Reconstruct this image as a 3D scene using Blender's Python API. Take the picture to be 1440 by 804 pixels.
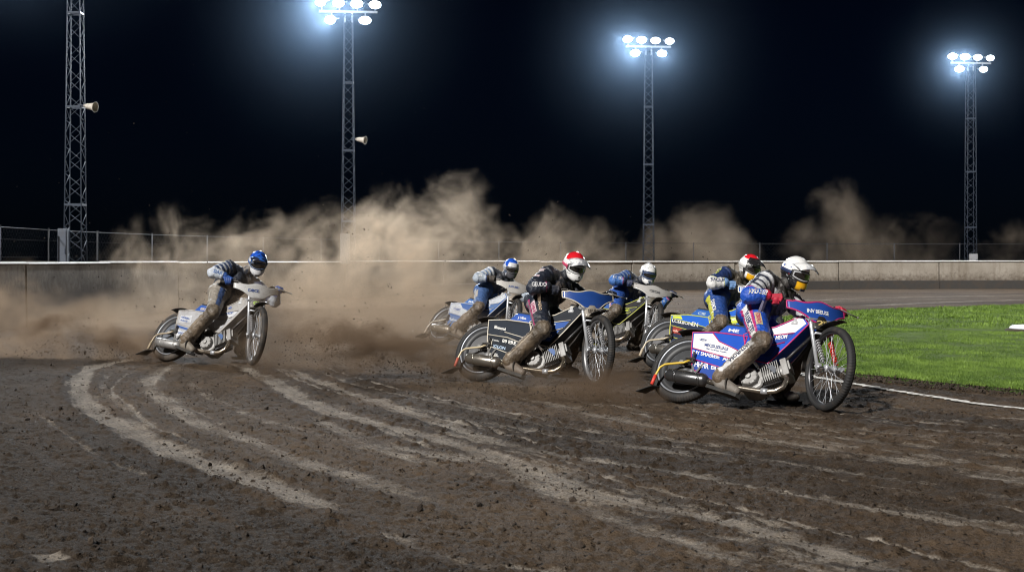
import bpy, bmesh, math, random
import numpy as np
from mathutils import Vector, Matrix
from mathutils.bvhtree import BVHTree

scene = bpy.context.scene
for o in list(bpy.data.objects):
    bpy.data.objects.remove(o)
C = scene.collection
R = math.radians
random.seed(7)
rng = np.random.default_rng(7)

# ------------------------------------------------------------------ camera
CAM_H = 1.227
cam_d = bpy.data.cameras.new('camera')
cam = bpy.data.objects.new('camera', cam_d)
C.objects.link(cam)
cam.location = (0, 0, CAM_H)
cam.rotation_euler = (R(90), 0, 0)
cam_d.sensor_width = 36
cam_d.lens = 50
cam_d.shift_y = -36 / 1440
cam_d.clip_start = 0.1
cam_d.clip_end = 2000
cam_d.dof.use_dof = True
cam_d.dof.focus_distance = 12.8
cam_d.dof.aperture_fstop = 5.0
scene.camera = cam

# ------------------------------------------------------------------ sky, key light, exposure
SUN_EL, SUN_AZ = R(36), R(218)          # azimuth clockwise from +Y (the camera looks along +Y)
world = bpy.data.worlds.new('World')
scene.world = world
world.use_nodes = True
wn = world.node_tree
sky = wn.nodes.new('ShaderNodeTexSky')
sky.sky_type = 'NISHITA'
sky.sun_disc = False
sky.sun_elevation = SUN_EL
sky.sun_rotation = SUN_AZ
bg = wn.nodes['Background']
tint = wn.nodes.new('ShaderNodeMix')
tint.data_type = 'RGBA'; tint.blend_type = 'MULTIPLY'; tint.inputs[0].default_value = 1.0
tint.inputs[7].default_value = (.30, .62, 1.55, 1)          # clear night air
wn.links.new(sky.outputs[0], tint.inputs[6])
wn.links.new(tint.outputs[2], bg.inputs[0])
bg.inputs[1].default_value = 0.0005

sd = bpy.data.lights.new('stadium_key', 'SUN')
sd.energy = 5.0
sd.angle = R(4)
sd.color = (1.0, 0.965, 0.91)
sun = bpy.data.objects.new('stadium_key', sd)
C.objects.link(sun)
to_sun = Vector((math.sin(SUN_AZ) * math.cos(SUN_EL), math.cos(SUN_AZ) * math.cos(SUN_EL), math.sin(SUN_EL)))
sun.rotation_euler = to_sun.to_track_quat('Z', 'Y').to_euler()
sun.location = to_sun * 40

scene.view_settings.view_transform = 'Standard'
scene.view_settings.look = 'None'
scene.view_settings.exposure = 0.0
scene.view_settings.gamma = 1.0
scene.view_settings.use_curve_mapping = False
cy = scene.cycles
cy.use_denoising = True
cy.filter_width = 1.05
cy.use_adaptive_sampling = True
cy.adaptive_threshold = 0.004
cy.max_bounces = 6
cy.diffuse_bounces = 2
cy.glossy_bounces = 3
cy.transmission_bounces = 4
cy.transparent_max_bounces = 16
cy.volume_bounces = 3
cy.sample_clamp_indirect = 4.0
cy.volume_step_rate = 1.0
cy.volume_max_steps = 512

# ------------------------------------------------------------------ helpers: objects
def link(o, parent=None):
    C.objects.link(o)
    if parent is not None:
        o.parent = parent
    return o

def tag(o, label=None, cat=None, group=None, kind=None):
    if label: o['label'] = label
    if cat: o['category'] = cat
    if group: o['group'] = group
    if kind: o['kind'] = kind
    return o

def empty(name, mat=None, loc=None):
    o = bpy.data.objects.new(name, None)
    o.empty_display_size = 0.2
    C.objects.link(o)
    if mat is not None: o.matrix_world = mat
    if loc is not None: o.location = loc
    return o

class MB:
    """collects shapes; build() links them as ONE mesh object"""
    def __init__(s):
        s.v = []; s.f = []; s.m = []; s.sm = []; s.n = 0
    def add(s, verts, faces, m=0, smooth=True):
        verts = np.asarray(verts, float).reshape(-1, 3)
        s.v.append(verts)
        for f in faces:
            s.f.append([int(i) + s.n for i in f])
        s.m += [m] * len(faces); s.sm += [smooth] * len(faces)
        s.n += len(verts)
        return s
    def box(s, c, size, rot=None, m=0):
        h = np.array(size, float) / 2
        P = np.array([[x, y, z] for x in (-1, 1) for y in (-1, 1) for z in (-1, 1)]) * h
        if rot is not None: P = P @ np.asarray(rot).T
        return s.add(P + np.array(c, float), [(0, 1, 3, 2), (4, 6, 7, 5), (0, 4, 5, 1), (2, 3, 7, 6), (0, 2, 6, 4), (1, 5, 7, 3)], m, False)
    def bar(s, a, b, w, h, m=0):
        a = np.array(a, float); b = np.array(b, float); d = b - a; L = np.linalg.norm(d); d /= L
        up = np.array([0, 0, 1.]) if abs(d[2]) < .95 else np.array([1., 0, 0])
        y = np.cross(up, d); y /= np.linalg.norm(y); z = np.cross(d, y)
        return s.box((a + b) / 2, (L, w, h), np.stack([d, y, z], 1), m)
    def tube(s, pts, r, seg=10, m=0, closed=False, cap=True, smooth=True, flat=None):
        P = np.array(pts, float); n = len(P)
        r = np.full(n, r, float) if np.isscalar(r) else np.array(r, float)
        T = np.zeros_like(P)
        if closed:
            T = np.roll(P, -1, 0) - np.roll(P, 1, 0)
        else:
            T[1:-1] = P[2:] - P[:-2]; T[0] = P[1] - P[0]; T[-1] = P[-1] - P[-2]
        T /= np.maximum(np.linalg.norm(T, axis=1), 1e-9)[:, None]
        a = np.array([0, 0, 1.]) if abs(T[0][2]) < .9 else np.array([1., 0, 0])
        u = np.cross(T[0], a); u /= np.linalg.norm(u)
        V = []; ang = np.linspace(0, 2 * np.pi, seg, endpoint=False)
        for i in range(n):
            u = u - T[i] * (u @ T[i]); u /= np.linalg.norm(u); w = np.cross(T[i], u)
            k = 1 if flat is None else flat
            V.append(P[i] + r[i] * (np.outer(np.cos(ang), u) + k * np.outer(np.sin(ang), w)))
        V = np.concatenate(V); F = []
        for i in range(n if closed else n - 1):
            a0 = i * seg; b0 = ((i + 1) % n) * seg
            for j in range(seg):
                k = (j + 1) % seg
                F.append((a0 + j, a0 + k, b0 + k, b0 + j))
        s.add(V, F, m, smooth)
        if cap and not closed:
            s.f.append([s.n - len(V) + j for j in range(seg)][::-1]); s.m.append(m); s.sm.append(False)
            s.f.append([s.n - seg + j for j in range(seg)]); s.m.append(m); s.sm.append(False)
        return s
    def capsule(s, a, b, ra, rb, seg=14, m=0):
        a = np.array(a, float); b = np.array(b, float); d = b - a; L = np.linalg.norm(d)
        d = d / L if L > 1e-6 else np.array([0, 0, 1.])
        pts = []; rr = []
        for t in np.linspace(-1, 0, 6):
            pts.append(a + d * ra * math.sin(t * math.pi / 2)); rr.append(max(ra * math.cos(t * math.pi / 2), ra * .05))
        for t in np.linspace(0, 1, 6):
            pts.append(b + d * rb * math.sin(t * math.pi / 2)); rr.append(max(rb * math.cos(t * math.pi / 2), rb * .05))
        return s.tube(pts, rr, seg, m)
    def ell(s, c, rad, rot=None, nu=20, nv=12, m=0):
        V = []; F = []
        for i in range(nv + 1):
            th = math.pi * i / nv
            th = min(max(th, .02), math.pi - .02)
            for j in range(nu):
                ph = 2 * math.pi * j / nu
                V.append((math.sin(th) * math.cos(ph), math.sin(th) * math.sin(ph), math.cos(th)))
        V = np.array(V) * np.array(rad, float)
        if rot is not None: V = V @ np.asarray(rot).T
        for i in range(nv):
            for j in range(nu):
                k = (j + 1) % nu
                F.append((i * nu + j, (i + 1) * nu + j, (i + 1) * nu + k, i * nu + k))
        F.append(list(range(nu))); F.append([nv * nu + j for j in range(nu)][::-1])
        return s.add(V + np.array(c, float), F, m)
    def revolve(s, prof, c, seg=48, m=0, axis='y', closed=True, smooth=True):
        """prof: (radius, offset along the axis) pairs"""
        n = len(prof); V = []; F = []
        for j in range(seg):
            a = 2 * math.pi * j / seg; ca, sa = math.cos(a), math.sin(a)
            for r, h in prof:
                V.append((r * ca, h, r * sa) if axis == 'y' else (r * ca, r * sa, h) if axis == 'z' else (h, r * ca, r * sa))
        for j in range(seg):
            k = (j + 1) % seg
            for i in range(n if closed else n - 1):
                q = (i + 1) % n
                F.append((j * n + i, j * n + q, k * n + q, k * n + i))
        return s.add(np.array(V) + np.array(c, float), F, m, smooth)
    def prism(s, poly, y0, y1, m=0):
        """poly in x,z, from y0 to y1"""
        n = len(poly)
        V = [(x, y0, z) for x, z in poly] + [(x, y1, z) for x, z in poly]
        F = [list(range(n)), list(range(n, 2 * n))[::-1]] + [(i, (i + 1) % n, n + (i + 1) % n, n + i) for i in range(n)]
        return s.add(V, F, m, False)
    def loft(s, secs, m=0, smooth=True):
        n = len(secs[0]); V = np.concatenate([np.array(q, float) for q in secs]); F = []
        for i in range(len(secs) - 1):
            for j in range(n):
                k = (j + 1) % n
                F.append((i * n + j, i * n + k, (i + 1) * n + k, (i + 1) * n + j))
        F.append(list(range(n))[::-1]); F.append([(len(secs) - 1) * n + j for j in range(n)])
        return s.add(V, F, m, smooth)
    def sheet(s, grid, th, m=0, smooth=True):
        """grid: (a,b,3) surface points, thickened along its normals"""
        G = np.array(grid, float); a, b, _ = G.shape
        du = np.gradient(G, axis=0); dv = np.gradient(G, axis=1)
        N = np.cross(du, dv); N /= np.maximum(np.linalg.norm(N, axis=2), 1e-9)[..., None]
        V = np.concatenate([(G + N * th / 2).reshape(-1, 3), (G - N * th / 2).reshape(-1, 3)]); F = []; o = a * b
        for i in range(a - 1):
            for j in range(b - 1):
                q = (i * b + j, i * b + j + 1, (i + 1) * b + j + 1, (i + 1) * b + j)
                F.append(q); F.append(tuple(o + k for k in q[::-1]))
        def rim(idx):
            for p, q in zip(idx[:-1], idx[1:]): F.append((q, p, o + p, o + q))
        rim([j for j in range(b)][::-1]); rim([(a - 1) * b + j for j in range(b)])
        rim([i * b for i in range(a)]); rim([i * b + b - 1 for i in range(a)][::-1])
        return s.add(V, F, m, smooth)
    def verts(s):
        return np.concatenate(s.v) if s.v else np.zeros((0, 3))
    def mesh(s, name, mats=(), fn=None):
        me = bpy.data.meshes.new(name)
        V = s.verts()
        if fn is not None: V = fn(V)
        me.from_pydata(V.tolist(), [], s.f)
        for x in mats: me.materials.append(x)
        me.polygons.foreach_set('material_index', s.m)
        me.polygons.foreach_set('use_smooth', s.sm)
        bm = bmesh.new(); bm.from_mesh(me)
        bmesh.ops.recalc_face_normals(bm, faces=bm.faces)
        bm.to_mesh(me); bm.free()
        me.update()
        return me
    def build(s, name, mats, parent=None, fn=None, bevel=0.0, label=None):
        if not isinstance(mats, (list, tuple)): mats = [mats]
        o = bpy.data.objects.new(name, s.mesh(name, mats, fn))
        link(o, parent)
        if bevel:
            b = o.modifiers.new('bevel', 'BEVEL'); b.width = bevel; b.segments = 2; b.limit_method = 'ANGLE'; b.angle_limit = R(40)
        if label: o['label'] = label
        return o

def np_mesh(name, V, faces_flat, nper, mats, smooth=True, attrs=None, mi=None):
    """fast mesh from arrays; faces all have nper corners"""
    me = bpy.data.meshes.new(name)
    V = np.asarray(V, np.float32); F = np.asarray(faces_flat, np.int32).reshape(-1, nper)
    me.vertices.add(len(V)); me.vertices.foreach_set('co', V.ravel())
    me.loops.add(F.size); me.loops.foreach_set('vertex_index', F.ravel())
    me.polygons.add(len(F)); me.polygons.foreach_set('loop_start', np.arange(0, F.size, nper, dtype=np.int32))
    me.polygons.foreach_set('use_smooth', np.full(len(F), smooth))
    for x in mats: me.materials.append(x)
    if mi is not None: me.polygons.foreach_set('material_index', np.asarray(mi, np.int32))
    for k, a in (attrs or {}).items():
        a = np.asarray(a, np.float32)
        if a.ndim == 1:
            at = me.attributes.new(k, 'FLOAT', 'POINT'); at.data.foreach_set('value', a)
        else:
            at = me.attributes.new(k, 'FLOAT_COLOR', 'POINT'); at.data.foreach_set('color', a.ravel())
    me.update(calc_edges=True); me.validate()
    return me

# numpy gradient noise -------------------------------------------------------------
_perm = rng.permutation(512); _perm = np.concatenate([_perm, _perm, _perm])
_g2 = np.stack([np.cos(np.arange(512) * 2.399), np.sin(np.arange(512) * 2.399)], 1)
def perlin(x, y):
    xi = np.floor(x).astype(int); yi = np.floor(y).astype(int); xf = x - xi; yf = y - yi
    u = xf * xf * xf * (xf * (xf * 6 - 15) + 10); v = yf * yf * yf * (yf * (yf * 6 - 15) + 10)
    def g(i, j, a, b):
        h = _perm[(_perm[i & 511] + j) & 511]; q = _g2[h]
        return q[..., 0] * a + q[..., 1] * b
    n00 = g(xi, yi, xf, yf); n10 = g(xi + 1, yi, xf - 1, yf); n01 = g(xi, yi + 1, xf, yf - 1); n11 = g(xi + 1, yi + 1, xf - 1, yf - 1)
    return (n00 * (1 - u) + n10 * u) * (1 - v) + (n01 * (1 - u) + n11 * u) * v
def fbm(x, y, o=4, gain=.5):
    s = 0; a = 1.
    for k in range(o):
        s = s + a * perlin(x * 2 ** k + 17.3 * k, y * 2 ** k - 9.1 * k); a *= gain
    return s

# ------------------------------------------------------------------ helpers: materials
class NT:
    def __init__(s, name):
        s.mat = bpy.data.materials.new(name); s.mat.use_nodes = True
        s.t = s.mat.node_tree; s.b = s.t.nodes['Principled BSDF']; s.out = s.t.nodes['Material Output']
    def n(s, typ, **kw):
        x = s.t.nodes.new(typ)
        for k, v in kw.items():
            if k.startswith('i_'):
                x.inputs[k[2:].replace('_', ' ')].default_value = v
            else: setattr(x, k, v)
        return x
    def l(s, a, b): s.t.links.new(a, b)
    def noise(s, scale, detail=4, rough=.55, vec=None, dist=0.):
        x = s.n('ShaderNodeTexNoise'); x.inputs['Scale'].default_value = scale; x.inputs['Detail'].default_value = detail
        x.inputs['Roughness'].default_value = rough; x.inputs['Distortion'].default_value = dist
        s.l(vec if vec is not None else s.obj(), x.inputs['Vector']); return x.outputs['Fac']
    def obj(s):
        if not hasattr(s, '_o'): s._o = s.n('ShaderNodeTexCoord').outputs['Object']
        return s._o
    def ramp(s, fac, a, b, ca=(0, 0, 0, 1), cb=(1, 1, 1, 1)):
        if a > b: a, b, ca, cb = b, a, cb, ca
        x = s.n('ShaderNodeValToRGB'); e = x.color_ramp.elements
        e[0].position = a; e[1].position = b; e[0].color = ca; e[1].color = cb
        s.l(fac, x.inputs[0]); return x.outputs[0]
    def mix(s, fac, a, b, blend='MIX'):
        x = s.n('ShaderNodeMix', data_type='RGBA', blend_type=blend)
        for sock, v in ((x.inputs[0], fac), (x.inputs[6], a), (x.inputs[7], b)):
            if isinstance(v, bpy.types.NodeSocket): s.l(v, sock)
            elif isinstance(v, (int, float)): sock.default_value = v
            else: sock.default_value = (*v[:3], 1)
        return x.outputs[2]
    def math(s, op, a, b=0.):
        x = s.n('ShaderNodeMath', operation=op)
        for sock, v in ((x.inputs[0], a), (x.inputs[1], b)):
            if isinstance(v, bpy.types.NodeSocket): s.l(v, sock)
            else: sock.default_value = v
        return x.outputs[0]
    def bump(s, h, strength=.3, dist=.01):
        x = s.n('ShaderNodeBump'); x.inputs['Strength'].default_value = strength; x.inputs['Distance'].default_value = dist
        s.l(h, x.inputs['Height']); s.l(x.outputs[0], s.b.inputs['Normal']); return x
    def col(s, v):
        if isinstance(v, bpy.types.NodeSocket): s.l(v, s.b.inputs['Base Color'])
        else: s.b.inputs['Base Color'].default_value = (*v[:3], 1)
    def set(s, **kw):
        for k, v in kw.items():
            s.b.inputs[k.replace('_', ' ')].default_value = v
        return s

DIRT = (.085, .062, .044)
_mc = {}
def paint(col, rough=.35, metal=0., dirt=.35, scale=5., coat=.0, key=''):
    """a coloured surface with mud spatter and fine variation"""
    k = (tuple(np.round(col, 4)), rough, metal, dirt, scale, coat)
    if k in _mc: return _mc[k]
    n = NT('surface')
    d1 = n.ramp(n.noise(scale, 6, .65), .62 - .32 * dirt, .80 - .18 * dirt)
    sp = n.ramp(n.noise(scale * 14, 2, .5), .69 - .10 * dirt, .73 - .08 * dirt)
    f = n.math('MAXIMUM', n.math('MULTIPLY', d1, min(1, .30 + dirt * .55)), n.math('MULTIPLY', sp, min(1., dirt * 1.6)))
    v = n.mix(n.noise(scale * 3, 3), tuple(c * .82 for c in col), tuple(min(1, c * 1.12) for c in col))
    n.col(n.mix(f, v, DIRT))
    rr = n.n('ShaderNodeMapRange'); rr.inputs['To Min'].default_value = rough; rr.inputs['To Max'].default_value = .85
    n.l(f, rr.inputs['Value']); n.l(rr.outputs[0], n.b.inputs['Roughness'])
    if metal:
        mm = n.n('ShaderNodeMapRange'); mm.inputs['To Min'].default_value = metal; mm.inputs['To Max'].default_value = 0
        n.l(f, mm.inputs['Value']); n.l(mm.outputs[0], n.b.inputs['Metallic'])
    if coat: n.set(Coat_Weight=coat, Coat_Roughness=.1)
    n.bump(n.noise(scale * 9, 3), .15, .004)
    _mc[k] = n.mat
    return n.mat

def rubber(dirt):
    n = NT('tyre_rubber')
    f = n.math('MULTIPLY', n.ramp(n.noise(9, 5, .6), .55 - .3 * dirt, .80 - .2 * dirt), .45 + .55 * dirt)
    n.col(n.mix(f, (.018, .018, .019), (.12, .09, .065)))
    n.set(Roughness=.72)
    n.bump(n.noise(60, 3), .3, .004)
    return n.mat

# ================================================================== THE SETTING
# ------------------------------------------------------------------ dirt track
STREAKS = [  # pale scrubbed tyre lines: world points (x, y), half width, strength
    ([(-4.3, 18.6), (-4.77, 17.5), (-4.78, 16.1), (-4.2, 13.8), (-3.59, 12.06), (-2.8, 10.4), (-2.14, 9.09), (-1.49, 8.03), (-1.07, 7.4), (-.78, 6.85)], .13, .95),
    ([(-3.9, 17.6), (-3.95, 16.2), (-3.52, 13.8), (-3.0, 12.4), (-2.35, 10.7), (-1.8, 9.8), (-1.3, 8.75), (-.8, 7.9), (-.2, 7.0)], .14, .62),
    ([(-4.3, 17.0), (-4.4, 15.6), (-3.9, 13.6), (-3.2, 11.8), (-2.5, 10.2), (-1.7, 9.0)], .07, .42),
    ([(-3.6, 16.4), (-3.3, 14.6), (-2.7, 12.8), (-1.9, 11.0), (-1.0, 9.4), (-.2, 8.2), (.6, 7.0)], .10, .40),
    ([(-3.4, 17.2), (-2.73, 15.4), (-2.1, 13.4), (-1.44, 11.5), (-.6, 10.0), (-.09, 8.9), (.48, 7.4), (.95, 6.8), (1.41, 5.87), (1.8, 5.2)], .13, .88),
    ([(-2.6, 16.6), (-2.0, 14.6), (-.93, 11.7), (-.1, 9.65), (.35, 8.95), (.95, 8.35), (1.45, 7.55), (2.3, 6.45), (3.2, 5.7)], .11, .70),
    ([(-2.9, 17.0), (-2.3, 15.2), (-1.5, 13.2), (-.7, 11.6), (.1, 10.3), (1.0, 9.2), (2.0, 8.2), (3.0, 7.2)], .10, .50),
    ([(-2.3, 16.4), (-1.5, 14.0), (-.5, 12.1), (.3, 10.6), (1.4, 9.5), (2.5, 8.6), (3.6, 7.7)], .09, .50),
    ([(-1.67, 11.6), (-.95, 9.6), (-.1, 8.6), (.25, 7.5), (.7, 6.3), (1.1, 5.5)], .12, .62),
    ([(-.4, 8.6), (.2, 7.6), (.8, 6.6), (1.3, 5.7), (1.7, 5.0)], .10, .45),
    ([(0, 13.2), (.9, 10.9), (1.85, 9.6), (2.5, 8.6), (3.0, 7.8), (3.6, 6.9)], .20, .55),
    ([(.4, 12.9), (1.3, 11.2), (2.3, 9.9), (3.2, 8.9), (4.2, 7.9)], .14, .50),
    ([(.9, 12.6), (2.0, 11.0), (3.1, 9.7), (4.2, 8.7)], .24, .42),
    ([(2.0, 11.9), (3.0, 10.6), (4.2, 9.5), (5.2, 8.7)], .13, .40),
    ([(2.4, 12.1), (3.4, 10.9), (4.6, 9.9), (5.8, 9.1)], .10, .35),
    ([(1.0, 9.6), (1.9, 8.4), (2.7, 7.3), (3.4, 6.3)], .12, .48),
    ([(1.2, 8.0), (2.0, 7.0), (2.7, 6.1)], .10, .40),
    ([(-.6, 6.45), (-.3, 5.95), (.0, 5.6)], .08, .45),
    ([(-.05, 5.72), (.22, 5.62)], .07, .8), ([(-1.98, 6.0), (-1.86, 5.85)], .07, .85),
    ([(.5, 6.6), (1.3, 5.5)], .09, .5),
    ([(9, 38), (14, 43), (22, 48), (32, 51)], .6, .55),
    ([(4, 36), (9, 42), (16, 47), (26, 51)], .5, .40),
    ([(6, 41), (14, 48), (26, 54)], .9, .45),
]
def polydist(X, Y, pts):
    P = np.array(pts, float)
    # Catmull-Rom refinement so the lines curve
    Q = [P[0]]
    for i in range(len(P) - 1):
        p0 = P[max(i - 1, 0)]; p1 = P[i]; p2 = P[i + 1]; p3 = P[min(i + 2, len(P) - 1)]
        for t in np.linspace(0, 1, 7)[1:]:
            Q.append(.5 * ((2 * p1) + (-p0 + p2) * t + (2 * p0 - 5 * p1 + 4 * p2 - p3) * t * t + (-p0 + 3 * p1 - 3 * p2 + p3) * t ** 3))
    Q = np.array(Q); n = len(Q) - 1
    bestF = np.full(X.shape, 1e9); alongF = np.zeros(X.shape); lo = Q.min(0) - 2; hi = Q.max(0) + 2
    msk = (X > lo[0]) & (X < hi[0]) & (Y > lo[1]) & (Y < hi[1]); X = X[msk]; Y = Y[msk]; best = np.full(X.shape, 1e9); along = np.zeros(X.shape)
    for i in range(n):
        a = Q[i]; d = Q[i + 1] - a; L2 = max(d @ d, 1e-9)
        t = np.clip(((X - a[0]) * d[0] + (Y - a[1]) * d[1]) / L2, 0, 1)
        dd = np.hypot(X - a[0] - t * d[0], Y - a[1] - t * d[1])
        k = dd < best; best = np.where(k, dd, best); along = np.where(k, (i + t) / n, along)
    bestF[msk] = best; alongF[msk] = along
    return bestF, alongF

th_d = np.linspace(R(-27), R(27), 700)
th = np.concatenate([np.linspace(R(-180), R(-60), 16)[:-1], np.linspace(R(-60), R(-27), 30)[:-1], th_d, np.linspace(R(27), R(60), 30)[1:], np.linspace(R(60), R(180), 16)[1:-1]])
rad = np.concatenate([[.5, 1.2, 2.2, 3.2, 4.0], np.exp(np.linspace(np.log(4.6), np.log(19), 560)), np.exp(np.linspace(np.log(19), np.log(75), 240))[1:], [90, 120, 180, 300, 600, 1000]])
TH, RAD = np.meshgrid(th, rad)
GX = RAD * np.sin(TH); GY = RAD * np.cos(TH)
CX, CY = 18., 20.                                        # centre of the bend: ruts run round it
RHO = np.hypot(GX - CX, GY - CY); ARC = np.arctan2(GY - CY, GX - CX) * 22
fade = np.clip((60 - RAD) / 40, 0, 1)
ruts = fbm(RHO * 2.6, ARC * .12, 4)
clod = fbm(GX * 6.5, GY * 6.5, 4, .6)
fine = fbm(GX * 24 + 5, GY * 24, 3, .6)
lump = np.maximum(0, fbm(GX * 11 + 40, GY * 11, 2) - .28)
streak = np.zeros_like(GX)
thin_rng = np.random.default_rng(3); ridge = np.zeros_like(GX)
for k in (0, 1, 3, 4, 4, 5, 5, 6, 7, 8, 9, 10, 10, 11, 12, 13, 14, 15):          # finer scrub lines beside the broad ones
    pts = STREAKS[k][0]; a = thin_rng.integers(0, max(1, len(pts) - 4)); b = min(len(pts), a + thin_rng.integers(4, 8)); o = thin_rng.choice([-1, 1]) * thin_rng.uniform(.16, .50)
    STREAKS.append(([(x + o, y + .45 * o) for x, y in pts[a:b]], thin_rng.uniform(.025, .05), thin_rng.uniform(.45, .8)))
NOISE_A = fbm(GX * 1.6 + 3, GY * 1.6, 3); NOISE_B = fbm(RHO * 22, ARC * .8, 2)
for pts, w, amp in STREAKS:
    d, al = polydist(GX, GY, pts)
    wob = w * (1 + .7 * NOISE_A + .35 * NOISE_B)
    m = np.clip(1.32 - d / np.maximum(wob, .01), 0, 1) * amp * np.clip(al * 9, 0, 1) ** .6 * np.clip((1 - al) * 7, 0, 1) ** .6
    streak = np.maximum(streak, m)
    if w < .3: ridge = np.maximum(ridge, amp * np.exp(-((d - 1.3 * w) / .045) ** 2) * np.clip(al * 9, 0, 1) * np.clip((1 - al) * 7, 0, 1))
smoothed = 1 - .65 * np.clip(streak, 0, 1)
GZ = fade * (.012 * ruts + smoothed * (.016 * clod + .0085 * fine + .045 * lump) - .010 * streak + .020 * ridge * np.clip(.6 + 1.6 * fbm(GX * 4, GY * 4 + 7, 3), 0, 1.6))
GZ -= .004
gf = []
na = len(th)
i0 = np.arange(len(rad) - 1)[:, None] * na; j0 = np.arange(na)[None, :]; j1 = (j0 + 1) % na
quads = np.stack([i0 + j0, i0 + j1, i0 + na + j1, i0 + na + j0], -1).reshape(-1, 4)[:, ::-1]
inner = np.arange(na)

def ground_mat():
    n = NT('wet_shale_dirt')
    st = n.n('ShaderNodeAttribute', attribute_name='streak').outputs['Fac']
    rt = n.n('ShaderNodeAttribute', attribute_name='rut').outputs['Fac']
    wide = n.noise(.55, 5, .6); mid = n.noise(7, 5, .65); fin = n.noise(60, 4, .7); pep = n.noise(160, 2, .5); grit = n.noise(260, 3, .65)
    pit = n.noise(21, 3, .6)
    base = n.mix(n.ramp(mid, .3, .72), (.038, .0258, .0165), (.116, .078, .0495))
    base = n.mix(n.ramp(wide, .45, .75), base, (.152, .104, .066), 'MIX')
    base = n.mix(n.math('MULTIPLY', n.ramp(rt, .5, .78), .5), base, (.110, .080, .055))
    falloff = n.n('ShaderNodeAttribute', attribute_name='light_falloff').outputs['Fac']
    base = n.mix(n.math('MULTIPLY', falloff, .78), base, n.mix(mid, (.020, .0150, .0110), (.044, .033, .0245)))  # darker soil colour stands in for the floodlight fading outwards
    base = n.mix(n.math('MULTIPLY', n.ramp(rt, .50, .28), .62), base, (.022, .0155, .0108))
    base = n.mix(n.math('MULTIPLY', n.ramp(fin, .52, .72), .55), base, (.125, .098, .074))
    base = n.mix(n.math('MULTIPLY', n.ramp(fin, .36, .26), .8), base, (.017, .012, .009))
    tcs = n.n('ShaderNodeAttribute', attribute_name='bend').outputs['Vector']
    grain = n.noise(1., 5, .7, tcs)
    patchy = n.noise(2.1, 4, .6)
    brk = n.math('ADD', n.math('ADD', n.math('MULTIPLY', mid, .55), n.math('MULTIPLY', fin, .5)), n.math('ADD', n.math('MULTIPLY', grain, 1.0), n.math('MULTIPLY', patchy, .75)))
    sm = n.ramp(n.math('ADD', n.math('MULTIPLY', st, 1.25), n.math('ADD', n.math('MULTIPLY', brk, 1.35), -2.30)), .04, .52)
    worn = n.math('ADD', n.math('MULTIPLY', n.ramp(grain, .30, .62), .55), n.math('MULTIPLY', n.ramp(fin, .34, .62), .45))
    worn = n.math('MULTIPLY', worn, n.ramp(patchy, .28, .58, (.35, .35, .35, 1)))
    base = n.mix(n.math('MULTIPLY', n.math('MULTIPLY', sm, n.math('ADD', n.math('MULTIPLY', worn, .88), .10)), n.ramp(st, .02, .25)), base, n.mix(fin, (.26, .22, .175), (.52, .465, .40)))
    base = n.mix(n.ramp(pep, .735, .76), base, (.30, .26, .21))
    base = n.mix(n.ramp(grit, .46, .34), base, n.mix(.62, base, (.010, .008, .006)))
    base = n.mix(n.ramp(grit, .56, .70), base, n.mix(.40, base, (.26, .22, .18)))
    base = n.mix(n.ramp(pit, .36, .30), base, (.010, .007, .005))
    n.col(base)
    rr = n.n('ShaderNodeMapRange'); rr.inputs['To Min'].default_value = .62; rr.inputs['To Max'].default_value = .95
    n.l(mid, rr.inputs['Value']); n.l(rr.outputs[0], n.b.inputs['Roughness'])
    h = n.math('ADD', n.math('ADD', n.math('MULTIPLY', mid, 1.), n.math('MULTIPLY', fin, .5)), n.math('ADD', n.math('MULTIPLY', n.ramp(pit, .30, .42), .55), n.math('MULTIPLY', grit, .18)))
    n.bump(h, 1., .034)
    n.set(Specular_IOR_Level=.12)
    return n.mat
light_falloff = np.clip((RHO - 22.2 + .8 * fbm(GX * .7, GY * .7, 4)) / 1.6, 0, 1) * np.clip((30 - RAD) / 12, 0, 1)   # light falloff painted into the soil colour outside the racing line
rutv = .5 + .5 * fbm(RHO * 1.3 + 9, ARC * .06, 3) * 1.4
Vg = np.stack([GX, GY, GZ], -1).reshape(-1, 3)
me = np_mesh('dirt_track', Vg, quads, 4, [ground_mat()], True, {'light_falloff': light_falloff.ravel(), 'streak': streak.ravel(), 'rut': rutv.ravel(), 'bend': np.stack([RHO * 9, ARC * .9, 0 * RHO, 1 + 0 * RHO], -1).reshape(-1, 4)})
dirt_track = tag(link(bpy.data.objects.new('dirt_track', me)), kind='structure')

# ------------------------------------------------------------------ infield, grass, white line
EDGE = [(30, 2.0), (18, 4.2), (9, 8.6), (6.2, 11.5), (4.7, 13.0), (4.05, 14.0), (3.55, 15.1), (3.28, 17.3), (3.40, 21.0), (4.1, 25.2), (5.2, 28.6), (7.3, 32.4), (10.4, 35.4), (13.5, 37.5), (19, 40.2), (27, 42.5), (40, 44), (60, 44)]
def spline(pts, per=8):
    P = np.array(pts, float); Q = [P[0]]
    for i in range(len(P) - 1):
        p0 = P[max(i - 1, 0)]; p1 = P[i]; p2 = P[i + 1]; p3 = P[min(i + 2, len(P) - 1)]
        for t in np.linspace(0, 1, per + 1)[1:]:
            Q.append(.5 * ((2 * p1) + (-p0 + p2) * t + (2 * p0 - 5 * p1 + 4 * p2 - p3) * t * t + (-p0 + 3 * p1 - 3 * p2 + p3) * t ** 3))
    return np.array(Q)
edge = spline(EDGE, 24)
edge += .055 * np.stack([fbm(edge[:, 0] * 1.7, edge[:, 1] * 1.7, 3), fbm(edge[:, 0] * 1.7 + 50, edge[:, 1] * 1.7, 3)], 1)
far_c = np.array([45., 24.])
rings = []
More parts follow.
